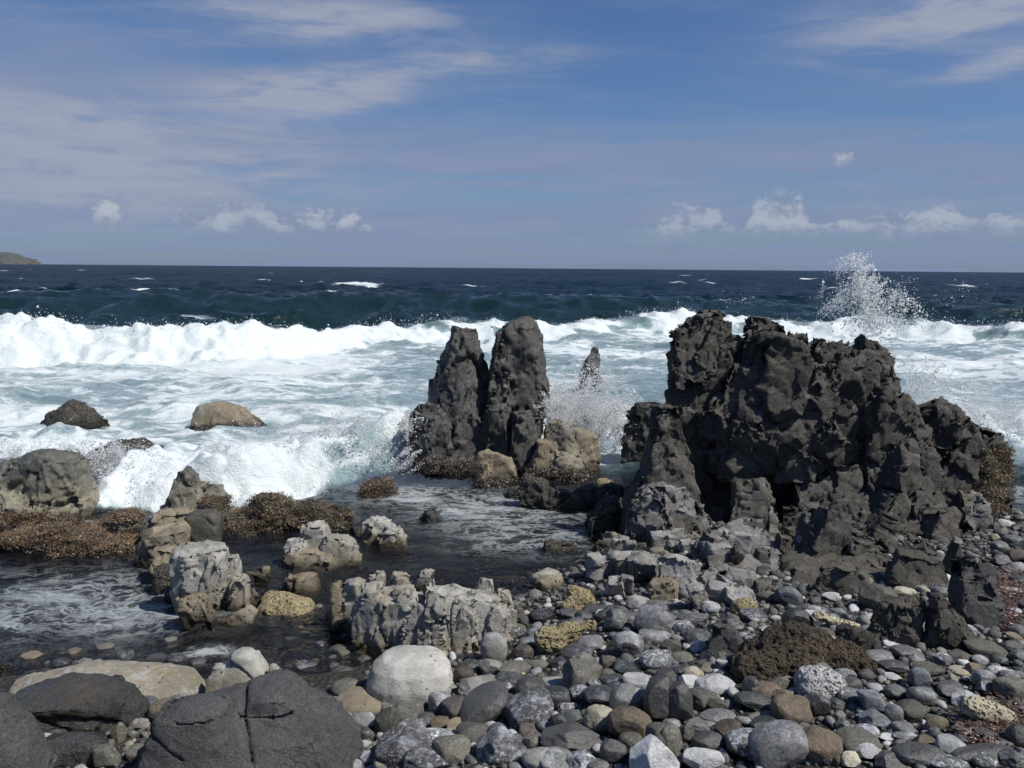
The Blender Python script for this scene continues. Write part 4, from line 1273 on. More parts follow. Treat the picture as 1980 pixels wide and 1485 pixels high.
# ---- bottom left boulders
rock('boulder', 'long pale sandy slab lying behind the glossy black boulder', 'boulder', (210, 1400), [([(1299, 150, 260), (1306, 60, 330), (1320, 30, 375), (1345, 10, 396), (1375, 0, 402), (1410, 0, 400)], 0.42, .1)], 'smooth', 'flatslab', k=0.7, z=0.02)
rock('boulder', 'low yellow-tan rock at the frame edge behind the glossy boulder', 'boulder', (30, 1350), [([(1312, -20, 50), (1322, -60, 80), (1360, -80, 95)], 0.6, .15)], 'round', 'tan', z=0.02)
rock('boulder', 'glossy black wet boulder with rusty patch', 'boulder', (150, 1450), [([(1317, 160, 228), (1324, 80, 246), (1342, 24, 266), (1372, 14, 286), (1395, 26, 290), (1420, 50, 272), (1450, 70, 230), (1490, 80, 220)], 0.55)], 'smooth', 'wetboulder', k=1.2, vox=1.2, z=0.02, carve=[(150, 1400, .1, 4, .02, 90), (110, 1420, .7, 4, .02, 50)])
rock('boulder', 'pale pointed rock poking up behind the huge slate boulder', 'boulder', (480, 1365), [([(1258, 464, 480), (1266, 450, 494), (1285, 436, 510), (1315, 420, 528), (1350, 408, 556), (1390, 400, 570)], 0.7), ([(1290, 412, 430), (1310, 398, 436), (1360, 390, 440)], 0.8, 0.03), ([(1292, 522, 534), (1310, 518, 548), (1360, 510, 566)], .8, .02)], 'smooth', 'pale', k=0.6, z=0.02)
rock('boulder', 'huge slate-grey cracked boulder filling the near shore', 'boulder', (480, 1560), [
    ([(1319, 518, 546), (1327, 494, 566), (1340, 470, 586), (1362, 420, 622), (1385, 350, 650), (1420, 300, 678), (1460, 276, 694), (1520, 262, 706), (1600, 262, 706)], 0.72, .05),
    ([(1358, 350, 420), (1372, 320, 440), (1410, 290, 450), (1480, 270, 450), (1600, 262, 450)], 0.8, 0.0)], 'smooth', 'boulder', k=0.8, vox=1.2, z=0.12, carve=[(487, 1400, 1.5, 3.5, .018, 90), (575, 1405, .25, 3.5, .016, 70), (640, 1440, .8, 3.5, .016, 55), (330, 1430, .6, 3.5, .018, 50)])
rock('boulder', 'cracked slate boulder cut off by the frame corner', 'boulder', (0, 1560), [([(1352, -40, 4), (1370, -70, 24), (1400, -100, 44), (1440, -110, 64), (1490, -110, 84), (1580, -110, 90)], 0.8)], 'smooth', 'boulder', k=0.9, z=0.12)
rock('boulder', 'rounded olive cobble wedged between black and corner boulders', 'boulder', (50, 1460), [([(1380, 30, 50), (1395, 24, 62), (1425, 28, 72), (1460, 34, 70)], 0.8, 0.05)], 'round', 'olive', z=0.1)
rock('rock', 'coarse barnacled rock wedged left of the huge slate boulder', 'rock', (265, 1455), [([(1388, 262, 292), (1400, 246, 298), (1430, 236, 296), (1460, 240, 290)], 0.7, .12)], 'porous', 'rubble', z=0.1)
rock('rock', 'small smooth brown stone on the slab behind the slate boulder', 'rock', (320, 1392), [([(1353, 304, 336), (1362, 290, 350), (1378, 287, 354), (1394, 295, 345)], 0.7)], 'round', 'tan', k=0.6, z=0.1)
rock('rock', 'flat dark rock under the glossy black boulder', 'rock', (130, 1490), [([(1422, 110, 180), (1435, 80, 205), (1470, 75, 215), (1500, 75, 210)], 0.6)], 'smooth', 'wetboulder', k=0.6, z=0.1)
rock('rock', 'barnacled stub standing in shallow water above the sandy slab', 'rock', (262, 1306), [([(1279, 246, 278), (1286, 236, 288), (1310, 233, 292)], 0.7)], 'lumpy', 'tan', k=0.5, z=WL)
rock('rock', 'small brown stone awash left of the barnacled stub', 'rock', (90, 1314), [([(1295, 82, 100), (1301, 73, 109), (1316, 70, 112)], 0.7)], 'round', 'tan', k=0.5, z=WL)
rock('rock', 'dark barnacled stone in shallow water at the frame edge', 'rock', (8, 1312), [([(1284, -4, 10), (1294, -14, 20), (1314, -20, 26)], 0.7)], 'lumpy', 'barnacle', k=0.6, z=WL)

# ---- beside the pool edge and on the shingle
rock('boulder', 'squarish grey boulder standing in the pool shallows', 'boulder', (1056, 1146), [([(1103, 1038, 1074), (1112, 1028, 1082), (1130, 1026, 1088), (1150, 1026, 1090)], 0.8)], 'slab', 'pale', k=0.7, z=0.0)
rock('coral_rock', 'yellow coral rock with a second knob, nearest the pool shallows', 'coral rock', (1118, 1180), [([(1142, 1116, 1146), (1152, 1096, 1154), (1168, 1084, 1156), (1186, 1090, 1150)], 0.7), ([(1130, 1102, 1126), (1140, 1096, 1146), (1165, 1098, 1150)], 0.6, .12)], 'porous', 'coral')
rock('coral_rock', 'branching yellow coral rock right of the finned outcrop', 'coral rock', (1085, 1262), [
    ([(1212, 1044, 1080), (1224, 1032, 1096), (1245, 1030, 1100), (1264, 1040, 1092)], 0.7, -.02), ([(1200, 1096, 1130), (1212, 1080, 1142), (1232, 1078, 1130), (1246, 1084, 1118)], 0.7, 0.06), ([(1194, 1134, 1154), (1204, 1124, 1160), (1220, 1122, 1158)], 0.8, 0.1)], 'porous', 'coral', k=0.8)
rock('coral_rock', 'small golden coral lump in the middle of the shingle', 'coral rock', (1440, 1190), [([(1158, 1430, 1456), (1166, 1418, 1466), (1180, 1412, 1470), (1194, 1416, 1460)], 0.7)], 'porous', 'coral', k=0.6)
rock('coral_rock', 'cream elongated coral lump above the brown porous boulder', 'coral rock', (1615, 1218), [([(1184, 1576, 1602), (1192, 1570, 1634), (1204, 1590, 1668), (1218, 1610, 1672)], 0.45)], 'porous', 'creamcoral', k=0.5)
rock('boulder', 'large brown porous boulder in the shingle', 'boulder', (1530, 1306), [
    ([(1214, 1520, 1560), (1224, 1494, 1590), (1240, 1464, 1612), (1262, 1444, 1632), (1290, 1424, 1640), (1312, 1430, 1630)], 0.55), ([(1248, 1600, 1640), (1262, 1590, 1672), (1280, 1580, 1696), (1302, 1590, 1690)], 0.6, -0.02), ([(1266, 1430, 1480), (1285, 1420, 1500), (1312, 1424, 1520)], 0.7, -.03)], 'porous', 'browncoral', k=1.1)
rock('coral_rock', 'domed white pitted coral boulder below the brown porous boulder', 'coral rock', (1582, 1348), [([(1295, 1568, 1606), (1302, 1550, 1620), (1318, 1538, 1630), (1336, 1534, 1626), (1350, 1542, 1612)], 0.8)], 'porous', 'whitecoral', k=0.6)
rock('coral_rock', 'cream pitted coral boulder near the red weed', 'coral rock', (1910, 1412), [([(1348, 1864, 1900), (1358, 1856, 1938), (1376, 1858, 1962), (1396, 1876, 1968), (1414, 1896, 1960)], 0.65)], 'porous', 'creamcoral', k=0.7)
rock('rock', 'big brown-grey cracked block left of the jagged shards', 'rock', (1725, 1250), [([(1158, 1740, 1786), (1170, 1712, 1790), (1195, 1692, 1786), (1220, 1676, 1778), (1252, 1676, 1772)], 0.7)], 'slab', 'slab', k=1.2)
rock('rock', 'tall angular dark wedge between cracked block and black shard', 'rock', (1828, 1258), [([(1150, 1800, 1826), (1165, 1796, 1842), (1195, 1790, 1858), (1225, 1786, 1870), (1260, 1784, 1866)], 0.8)], 'slab', 'slab', k=1.3)
rock('rock', 'tallest jagged black shard leaning left beside the red weed', 'rock', (1890, 1228), [([(1084, 1856, 1876), (1100, 1846, 1892), (1130, 1838, 1912), (1165, 1832, 1926), (1200, 1850, 1938), (1230, 1866, 1942)], 0.7, .1), ([(1082, 1884, 1900), (1105, 1880, 1918), (1150, 1880, 1928), (1200, 1880, 1930)], .8, .25)], 'slab', 'boulder', k=1.3)
rock('rock', 'narrow dark spire rising behind the black shard', 'rock', (1843, 1120), [([(1048, 1844, 1850), (1062, 1834, 1858), (1085, 1826, 1864), (1125, 1820, 1868)], 0.8, .1)], 'slab', 'slab')
rock('rock', 'shadowed dark block behind the angular wedge', 'rock', (1775, 1145), [([(1068, 1740, 1790), (1082, 1728, 1812), (1110, 1722, 1824), (1150, 1720, 1828)], 0.6, .1)], 'slab', 'slab', k=1.2)
rock('rock', 'broad tilted slab at the foot of the crag', 'rock', (1628, 1152), [([(1096, 1610, 1660), (1110, 1590, 1676), (1135, 1574, 1684), (1156, 1570, 1684)], 0.6)], 'slab', 'slab', k=1.0)
rock('rock', 'grey-blue slab leaning against the crag apron', 'rock', (1580, 1090), [([(1026, 1548, 1580), (1042, 1534, 1610), (1065, 1526, 1636), (1094, 1524, 1640)], 0.6, .05)], 'slab', 'rubble', k=1.0)
rock('boulder', 'olive-grey boulder right behind the brown porous boulder', 'boulder', (1665, 1268), [([(1216, 1640, 1676), (1226, 1632, 1692), (1244, 1628, 1706), (1268, 1640, 1704)], 0.75)], 'slab', 'slab', k=0.6)
rock('boulder', 'dark purple angular boulder left of the brown porous boulder', 'boulder', (1402, 1272), [([(1208, 1384, 1408), (1220, 1370, 1424), (1245, 1366, 1438), (1276, 1372, 1436)], 0.8)], 'slab', 'boulder', k=0.7)
rock('rock', 'weed-skirted low rock at the seaward end of the crag', 'rock', (1925, 935), [([(848, 1900, 1930), (862, 1884, 1948), (890, 1890, 1955), (945, 1890, 1960)], 0.7)], 'lumpy', 'barnacle', z=WL)

# ---------------------------------------------------------------- blocks broken out of the crag, rubble at its foot
RNG = random.Random(11)
NPR = np.random.RandomState(12)
bpy.context.view_layer.update()
BYNAME = lambda s: [o for o in bpy.data.objects if o.get('label', '').startswith(s)][0]


def pick(objs, px, py):
    """where the line of sight through a point of the photograph meets these rocks"""
    o0 = Vector((0, 0, CAM_H))
    d = ray(px, py).normalized()
    best = None
    for o in objs:
        off = o.matrix_world.translation
        ok, loc, nor, _ = o.ray_cast(o0 - off, d)
        if ok:
            t = (loc + off - o0).length
            if best is None or t < best[0]:
                best = (t, loc + off, nor)
    return best


crag = BYNAME('massive dark')
crag_parts = list(crag.children)
n = 0
spots = []
RNG = random.Random(23)
for want, s0, s1 in ((16, 100, 140), (34, 60, 92), (60, 28, 52)):
    got = tries = 0
    while got < want and tries < 1500:
        tries += 1
        px, py = RNG.uniform(1225, 1915), RNG.uniform(650, 1085)
        s = RNG.uniform(s0, s1)
        if px < 1360 and py > 780:
            s *= 0.6
        if 1345 < px < 1560 and 895 < py < 1000:
            continue
        if any((px - q[0]) ** 2 + ((py - q[1]) * .7) ** 2 < (0.40 * (s + q[2])) ** 2 for q in spots):
            continue
        h = pick(crag_parts, px, py)
        around = [pick(crag_parts, px + u * s, py + v * s) for u, v in ((0, -.75), (.65, 0), (-.65, 0), (.45, -.5), (-.45, -.5))]
        if not h or h[1].y > 8.6 or sum(q is None or q[1].y > h[1].y + 1.1 for q in around) > (0 if s > 60 else 1):
            continue
        spots.append((px, py, s, h))
        got += 1
BASE_R = Matrix.Rotation(0.35, 3, 'Y') @ Matrix.Rotation(-0.25, 3, 'X')
print('blocks', len(spots))
for px, py, s, h in spots:
    _, p, nrm = h
    r = s / FPX * p.y * 0.5
    half = (r * RNG.uniform(.7, 1.0), r * RNG.uniform(.6, .9), r * RNG.uniform(1.1, 1.9))
    nv = Vector(nrm)
    nv.z = max(nv.z, -0.2)
    c = p - nv.normalized() * r * RNG.uniform(0.42, 0.66)
    V_, F_ = block_hull((0, 0, 0), half, RNG, RNG.uniform(-.5, .5) + (0 if RNG.random() < .7 else .8), 0.38)
    V_ = [tuple(c + BASE_R @ Vector(q)) for q in V_]
    foot = (py > 955 and px < 1400) or (py > 1000 and px > 1840)
    solid('block', [(V_, F_)], 'slab', M['cragfoot'] if foot else M['cragblock'], 900 + n * 13, p.y * 0.0022, 1.3, crag, crag.location, keep=False)
    n += 1

RNG = random.Random(31)
# pale rubble, each stone by itself
RUB = [(460, 690, 140, 160, 'rubble'), (580, 720, 100, 170, 'rubble'), (770, 480, 170, 170, 'rubble'), (710, 570, 130, 160, 'rubble'), (900, 640, 160, 150, 'rubble'), (600, 480, 160, 140, 'tan'),
       (250, 800, 140, 90, 'tan'), (290, 890, 180, 220, 'rubble'), (530, 880, 190, 200, 'rubble'), (720, 900, 230, 210, 'rubble'), (470, 1080, 150, 160, 'rubble'), (570, 1060, 100, 180, 'rubble'),
       (1040, 950, 310, 240, 'rubble'), (920, 1110, 210, 190, 'tan'), (1600, 710, 200, 280, 'rubble'), (1410, 780, 180, 240, 'rubble'), (1290, 740, 130, 160, 'rubble'), (1220, 720, 90, 150, 'rubble'),
       (1250, 850, 140, 140, 'slab'), (1340, 890, 120, 120, 'slab'), (1245, 1170, 140, 200, 'rubble'), (1430, 1130, 170, 160, 'rubble'), (1510, 1080, 130, 170, 'rubble'), (1350, 1020, 150, 110, 'rubble'),
       (1240, 1000, 100, 110, 'rubble'), (1680, 1050, 230, 180, 'rubble'), (1640, 1170, 220, 130, 'rubble'), (1010, 580, 150, 140, 'rubble'), (1720, 500, 210, 190, 'rubble'), (1850, 380, 200, 190, 'rubble'),
       (1900, 1110, 200, 170, 'slab'), (840, 740, 100, 90, 'tan'), (700, 700, 120, 110, 'barnacle'), (1130, 420, 150, 130, 'rubble'), (980, 450, 120, 100, 'tan'), (400, 560, 130, 130, 'barnacle'),
       (330, 690, 120, 110, 'barnacle'), (1130, 680, 110, 90, 'rubble'), (1480, 920, 110, 100, 'slab'), (1960, 620, 150, 130, 'slab'), (2080, 700, 170, 130, 'slab'), (2230, 760, 160, 120, 'slab'),
       (2150, 560, 150, 140, 'slab'), (2350, 800, 170, 130, 'slab'), (2420, 680, 180, 150, 'slab'), (2600, 760, 180, 130, 'slab'), (2750, 660, 190, 150, 'slab'), (2900, 760, 170, 130, 'slab'),
       (2500, 900, 150, 110, 'slab'), (2700, 1010, 170, 120, 'slab'), (2250, 930, 140, 100, 'slab'), (3060, 690, 170, 150, 'slab'), (2980, 900, 150, 130, 'slab'), (3130, 1180, 160, 130, 'slab')]
RUBW = {'rubble': 'pale grey', 'tan': 'tan', 'slab': 'brown-grey', 'barnacle': 'dark barnacled'}
LANDMARKS = []            # (px, py, phrase)
PLACED = []               # things that want a label of their own: (object, px, py, w, phrase of look, kind word)


def look_size(w):
    return 'large' if w > 70 else 'middling' if w > 42 else 'small' if w > 24 else 'tiny'


for i, (X, Y, w, h, mt) in enumerate(RUB):
    px, py = 1100 + X / 4.95, 920 + Y / 4.95
    w, h = (w / 4.95 * 1.3, h / 4.95 * 1.25) if mt in ('rubble', 'tan') else (w / 4.95, h / 4.95)
    g = on_ground(px, py + h * 0.4)
    s = g.y / FPX
    half = (w * s * 0.56, w * s * RNG.uniform(.4, .6), h * s * 0.56)
    c = Vector((g.x, g.y + half[1] * 0.5, g.z + half[2] * 0.72))
    o = solid('rubble_stone', [block_hull(c, half, RNG, RNG.uniform(-.5, .5), 0.3)], 'slab', M[mt], 2000 + i * 17, g.y * 0.0017, 0.5, keep=False)
    FOOTPRINTS.append((g.x, g.y + half[1] * .5, half[0], half[1]))
    PLACED.append((o, px, py, w, RUBW[mt] + (' upright' if h > 1.25 * w else ' flat' if h < .75 * w else ''), 'angular stone', 'rubble', 'pale angular rubble at the crag foot'))

# ---------------------------------------------------------------- cobbles
RNG = random.Random(37)


def ico(sub):
    bm = bmesh.new()
    bmesh.ops.create_icosphere(bm, subdivisions=sub, radius=1.0)
    V = np.array([v.co[:] for v in bm.verts])
    F = np.array([[v.index for v in f.verts] for f in bm.faces])
    bm.free()
    return V, F


IV, IF = ico(5)
COB = []
for i in range(30):
    P = IV * 0.5
    angular = i >= 20
    e = 2.0 if angular else 2.4
    P = P / (np.sum(np.abs(P * 2) ** (2.0 + (i % 4) * 0.35), 1) ** (1 / (2.0 + (i % 4) * 0.35)))[:, None]
    rs = np.random.RandomState(500 + i)
    for _ in range(9 if angular else 5):            # worn flats
        nn = rs.normal(size=3)
        nn /= np.linalg.norm(nn)
        lim = rs.uniform(0.30, 0.42) if angular else rs.uniform(0.37, 0.46)
        dd = P @ nn - lim
        P = P - np.where(dd > 0, dd * (0.95 if angular else 0.75), 0)[:, None] * nn
    P = P + IV * (0.05 * fbm(P * 2.2 + i, 3, 60 + i) + 0.012 * fbm(P * 9 + i, 3, 70 + i))[:, None]
    ext = np.abs(P).max(0)
    COB.append(new_mesh('cobble', P / ext, IF))
    COB[-1].materials.append(CM['gr'])

Z5 = [(920, 775, 225, 105, 'pg'), (1110, 690, 190, 75, 'ol'), (985, 685, 120, 90, 'pg'), (1205, 790, 150, 110, 'dk'), (1090, 745, 140, 70, 'dw'), (1330, 860, 170, 120, 'dw'), (1480, 720, 210, 170, 'ol'),
      (1475, 830, 120, 90, 'sp'), (1550, 780, 95, 65, 'sp'), (1620, 650, 90, 70, 'pu'), (1810, 760, 190, 90, 'wh'), (1740, 870, 180, 170, 'gr'), (1590, 850, 190, 120, 'dw'), (1590, 960, 160, 130, 'cr'),
      (1740, 1000, 220, 170, 'br'), (1430, 1060, 330, 150, 'dk'), (1190, 920, 250, 170, 'sd', 20), (950, 900, 260, 170, 'dk', 35), (800, 900, 160, 120, 'pu'), (710, 880, 120, 100, 'gr'), (540, 930, 150, 100, 'ol'),
      (430, 880, 125, 75, 'gr'), (270, 870, 260, 120, 'tn'), (300, 970, 140, 100, 'gr'), (420, 980, 120, 130, 'ol'), (195, 955, 70, 50, 'cr'), (300, 1050, 90, 70, 'sd'), (500, 1120, 240, 190, 'sd', 25),
      (570, 1005, 170, 70, 'sp'), (690, 1075, 200, 110, 'sp'), (720, 985, 110, 60, 'br'), (820, 990, 140, 55, 'tn'), (900, 1040, 160, 100, 'ol'), (1035, 1110, 245, 180, 'sp'), (770, 1140, 190, 130, 'ol'),
      (640, 1195, 220, 120, 'sd'), (320, 1180, 90, 70, 'sp'), (410, 1200, 110, 80, 'cr'), (1200, 1090, 110, 90, 'ol'), (1250, 1180, 160, 110, 'pg'), (1350, 1190, 180, 110, 'gr'), (1490, 1190, 170, 110, 'sp'),
      (1570, 1215, 110, 60, 'gr'), (1660, 1140, 130, 110, 'dk'), (1760, 1110, 130, 110, 'ol'), (1870, 1180, 240, 200, 'wh', 0, 1), (1930, 1080, 170, 150, 'ol'), (1930, 870, 200, 220, 'dk', 0, 1), (1890, 640, 160, 110, 'sp'),
      (1735, 560, 160, 130, 'gr'), (1530, 555, 140, 80, 'gr'), (1490, 630, 120, 70, 'pg'), (1890, 430, 200, 140, 'gr'), (1900, 515, 190, 60, 'gr'), (1690, 420, 170, 120, 'gr'), (1150, 600, 130, 90, 'pu'),
      (1460, 600, 170, 90, 'dw'), (1900, 345, 170, 60, 'gr'), (1800, 330, 130, 80, 'pg'), (1560, 360, 120, 50, 'gr'), (1260, 400, 130, 70, 'dw'), (1750, 690, 150, 60, 'dw'), (1650, 760, 130, 70, 'dw'),
      (1390, 910, 100, 70, 'sd'), (1360, 990, 90, 90, 'gr'), (1280, 1000, 80, 60, 'gr'), (190, 790, 140, 90, 'ol'), (860, 1030, 110, 80, 'dk'), (880, 670, 110, 60, 'dw'), (840, 720, 100, 80, 'pu'),
      (1250, 660, 120, 60, 'ol'), (1370, 655, 110, 60, 'dw'), (1420, 390, 120, 50, 'gr'), (1500, 395, 90, 50, 'dk'), (1610, 400, 90, 60, 'gr'), (1320, 470, 120, 50, 'ol'), (1130, 460, 110, 40, 'ol'),
      (1080, 860, 90, 60, 'dw'), (640, 960, 90, 60, 'dk'), (250, 1040, 60, 60, 'dk'), (360, 1120, 110, 70, 'ol'), (1640, 720, 90, 50, 'ol'), (1330, 770, 120, 60, 'pg')]
Z6 = [(30, 430, 90, 110, 'gr'), (120, 460, 110, 70, 'sp'), (160, 410, 160, 70, 'gr'), (200, 520, 140, 90, 'gr'), (370, 440, 140, 80, 'gr'), (500, 400, 140, 80, 'sd'), (470, 550, 70, 80, 'sp'), (600, 475, 110, 45, 'wh'),
      (50, 575, 100, 80, 'ol'), (110, 625, 110, 60, 'ol'), (280, 610, 140, 80, 'dk'), (20, 610, 60, 60, 'sp'), (290, 765, 190, 110, 'wh', 0, 1), (145, 765, 120, 90, 'wh'), (400, 825, 80, 50, 'wh', -25), (490, 790, 90, 100, 'dk'),
      (570, 810, 160, 90, 'br'), (650, 775, 90, 70, 'ol'), (665, 845, 100, 80, 'tn'), (500, 870, 190, 100, 'dk', 0, 1), (220, 850, 150, 100, 'ol'), (60, 880, 180, 210, 'dk'), (290, 890, 110, 70, 'ol'), (1000, 730, 110, 80, 'gr'),
      (1040, 770, 90, 60, 'gr'), (1030, 830, 130, 80, 'sp'), (910, 680, 110, 50, 'dk'), (850, 890, 120, 110, 'dk'), (950, 880, 100, 60, 'dk'), (740, 870, 70, 50, 'gr'), (710, 920, 180, 140, 'br'), (755, 965, 95, 55, 'cr'),
      (970, 950, 60, 50, 'pg'), (990, 995, 80, 60, 'gr'), (1150, 870, 150, 120, 'bl'), (1155, 960, 150, 90, 'bl'), (1265, 940, 90, 90, 'gr'), (1275, 815, 100, 65, 'gr'), (1410, 745, 100, 100, 'bl'), (1590, 800, 150, 90, 'gr'),
      (1420, 840, 140, 100, 'gr'), (1450, 685, 150, 70, 'ol'), (1260, 675, 150, 70, 'gr', 0, 1), (1260, 730, 80, 40, 'wh'), (1190, 625, 130, 70, 'gr'), (1530, 635, 90, 70, 'sp'), (1390, 640, 80, 60, 'gr'), (1340, 605, 160, 80, 'gr'),
      (1275, 550, 120, 50, 'wh'), (1640, 620, 140, 60, 'ol'), (1740, 640, 80, 50, 'gr'), (1830, 640, 100, 60, 'gr'), (1770, 580, 200, 100, 'ol', 0, 1), (1900, 565, 80, 50, 'dk'), (1930, 520, 90, 60, 'tn'), (1760, 790, 100, 70, 'gr'),
      (1910, 800, 160, 110, 'ol'), (1700, 690, 90, 70, 'br'), (1580, 740, 60, 50, 'cr'), (300, 950, 180, 80, 'gr'), (220, 990, 150, 60, 'gr'), (250, 1090, 160, 110, 'dk'), (370, 1030, 140, 110, 'br'), (50, 990, 90, 60, 'gr'),
      (40, 1090, 110, 150, 'ol'), (130, 1040, 90, 90, 'ol'), (230, 1190, 190, 120, 'wh'), (470, 1110, 230, 160, 'sp'), (640, 1120, 280, 200, 'gr', 20), (590, 1000, 200, 90, 'dk', 0, 1), (570, 940, 180, 40, 'pg'), (560, 1030, 140, 60, 'ol'),
      (870, 1110, 200, 170, 'br'), (770, 1020, 90, 60, 'ol'), (1070, 1090, 200, 130, 'ol'), (1120, 1025, 120, 60, 'sp'), (1220, 1060, 90, 40, 'wh'), (1140, 1135, 150, 90, 'wh'), (1040, 1190, 110, 80, 'cr'), (900, 1190, 70, 60, 'gr'),
      (960, 1190, 80, 60, 'br'), (1240, 1200, 150, 100, 'dk'), (1410, 1160, 260, 120, 'dk'), (1580, 1110, 130, 100, 'wh'), (1570, 1200, 200, 80, 'sp'), (1430, 1080, 100, 60, 'br'), (1490, 1040, 60, 60, 'bl'), (1500, 990, 70, 100, 'tn', -60),
      (1330, 1060, 110, 60, 'gr'), (1320, 1010, 100, 60, 'gr'), (1640, 1030, 100, 60, 'ol'), (1790, 1060, 130, 70, 'dk'), (1760, 1150, 320, 90, 'dk'), (1760, 1190, 120, 80, 'sp'), (1920, 1180, 140, 90, 'gr'), (1940, 1060, 100, 110, 'dk'),
      (1870, 1100, 120, 50, 'gr'), (340, 1185, 50, 60, 'gr'), (600, 60, 40, 60, 'wh'), (690, 300, 140, 110, 'bl', 0, 1), (590, 275, 160, 90, 'ol'), (740, 430, 150, 130, 'dk', 0, 1), (560, 155, 90, 50, 'dk'), (850, 365, 100, 50, 'sp'),
      (930, 295, 100, 50, 'wh'), (970, 385, 90, 60, 'bl'), (1180, 310, 170, 140, 'ol', 0, 1), (1330, 265, 110, 50, 'cr'), (890, 500, 100, 60, 'pu'), (1050, 660, 80, 50, 'ol'), (1630, 700, 110, 50, 'cr'), (1830, 690, 110, 40, 'wh'),
      (1640, 1080, 70, 50, 'gr'), (330, 720, 60, 40, 'dk'), (430, 200, 110, 80, 'gr', 0, 1), (1130, 210, 40, 40, 'cr'), (20, 740, 110, 90, 'dk'), (80, 690, 120, 60, 'dw'), (330, 670, 70, 60, 'sp'), (240, 680, 90, 50, 'ol')]
HAND = [(600 + a[0] / 2.829, 1050 + a[1] / 2.829, a[2] / 2.829, a[3] / 2.829, *a[4:]) for a in Z5] + \
       [(1280 + a[0] / 2.829, 1050 + a[1] / 2.829, a[2] / 2.829, a[3] / 2.829, *a[4:]) for a in Z6]
HAND += [(167, 1457, 40, 30, 'dk'), (206, 1464, 40, 46, 'ol'), (90, 1472, 46, 34, 'dk'), (228, 1418, 26, 36, 'ol'), (592, 1346, 34, 30, 'cr'), (615, 1362, 40, 36, 'pg'), (634, 1378, 30, 30, 'tn'), (575, 1334, 20, 18, 'pg'),
         (1935, 1030, 26, 20, 'gr'), (1958, 1048, 36, 24, 'gr'), (1945, 1012, 30, 16, 'wh'), (1968, 1022, 26, 16, 'dk'), (1932, 1058, 30, 22, 'gr'), (1965, 1075, 36, 24, 'pu'), (1940, 1085, 36, 22, 'gr'), (1970, 1098, 30, 20, 'wh'),
         (1925, 1040, 18, 14, 'cr'), (1972, 1002, 24, 14, 'dk'), (1950, 1105, 30, 20, 'gr'), (1970, 1125, 30, 20, 'dk'), (1955, 1142, 40, 14, 'cr'), (1962, 1185, 30, 18, 'wh'), (1968, 1225, 34, 24, 'gr'), (1955, 1250, 40, 26, 'dk')]
CNAME = {'gr': 'grey', 'dk': 'dark grey', 'dw': 'wet black', 'pg': 'pale grey', 'sp': 'salt-speckled grey', 'sd': 'dark salt-streaked', 'wh': 'white', 'cr': 'cream', 'br': 'brown', 'tn': 'tan', 'ol': 'olive', 'pu': 'maroon', 'bl': 'blue-grey'}
TAKEN = []


def cobble(px, py, w, h, mt, ang=0, angular=0, name='cobble'):
    g = on_ground(px, py, 0.02)
    dist = math.hypot(g.y, CAM_H - g.z)
    s = dist / FPX * 1.02
    a = w * s * 0.53
    phi = math.atan2(CAM_H - g.z, g.y)
    hh = h * s * 0.53
    b = min(a * RNG.uniform(0.75, 1.0), 0.8 * hh / math.sin(phi))
    c = math.sqrt(max(hh * hh - (b * math.sin(phi)) ** 2, (0.35 * hh) ** 2)) / math.cos(phi)
    ctr = on_ground(px, py, c * 0.62)
    me = COB[RNG.randrange(20, 30) if angular or RNG.random() < 0.38 else RNG.randrange(20)]
    o = bpy.data.objects.new(name, me)
    COL.objects.link(o)
    o.location = (ctr.x, ctr.y, ctr.z + c * 0.62)
    o.scale = (a, b, c)
    # the mesh lies on its base shape; keep its silhouette, only lean it a little
    o.rotation_euler = (RNG.uniform(-.12, .12), math.radians(-ang) + RNG.uniform(-.1, .1), RNG.uniform(-.2, .2))
    o.material_slots[0].link = 'OBJECT'
    o.material_slots[0].material = CM[mt]
    TAKEN.append((ctr.x, ctr.y, (a + b) / 2))
    shape = 'angular' if angular else 'long' if w > 1.75 * h else 'round' if w < 1.25 * h else 'oval'
    PLACED.append((o, px, py, w, CNAME[mt] + ' ' + shape, 'cobble', 'cobble', 'cobbles of the shingle beach'))
    return o


for a in HAND:
    cobble(*a)


WET = [(640, 1205, 34, 20), (668, 1232, 26, 16), (610, 1180, 30, 16), (575, 1210, 26, 14), (655, 1262, 40, 22), (700, 1276, 30, 20), (620, 1248, 24, 14), (560, 1240, 30, 14), (530, 1225, 22, 12),
       (1010, 1160, 30, 16), (1030, 1178, 34, 18), (1005, 1195, 28, 16), (1060, 1165, 26, 14), (1100, 1110, 26, 14), (1120, 1092, 22, 12), (1145, 1120, 30, 18), (1020, 1215, 30, 18), (980, 1130, 22, 12),
       (60, 1270, 34, 14), (140, 1262, 26, 12), (200, 1250, 30, 12), (330, 1240, 34, 16), (300, 1275, 40, 18), (380, 1285, 34, 18), (355, 1310, 40, 22), (160, 1285, 30, 14), (660, 1300, 44, 26), (640, 1322, 40, 26),
       (680, 1255, 24, 14), (590, 1290, 34, 18), (560, 1310, 30, 18), (1085, 1190, 26, 14), (660, 1160, 24, 14), (640, 1140, 20, 12)]
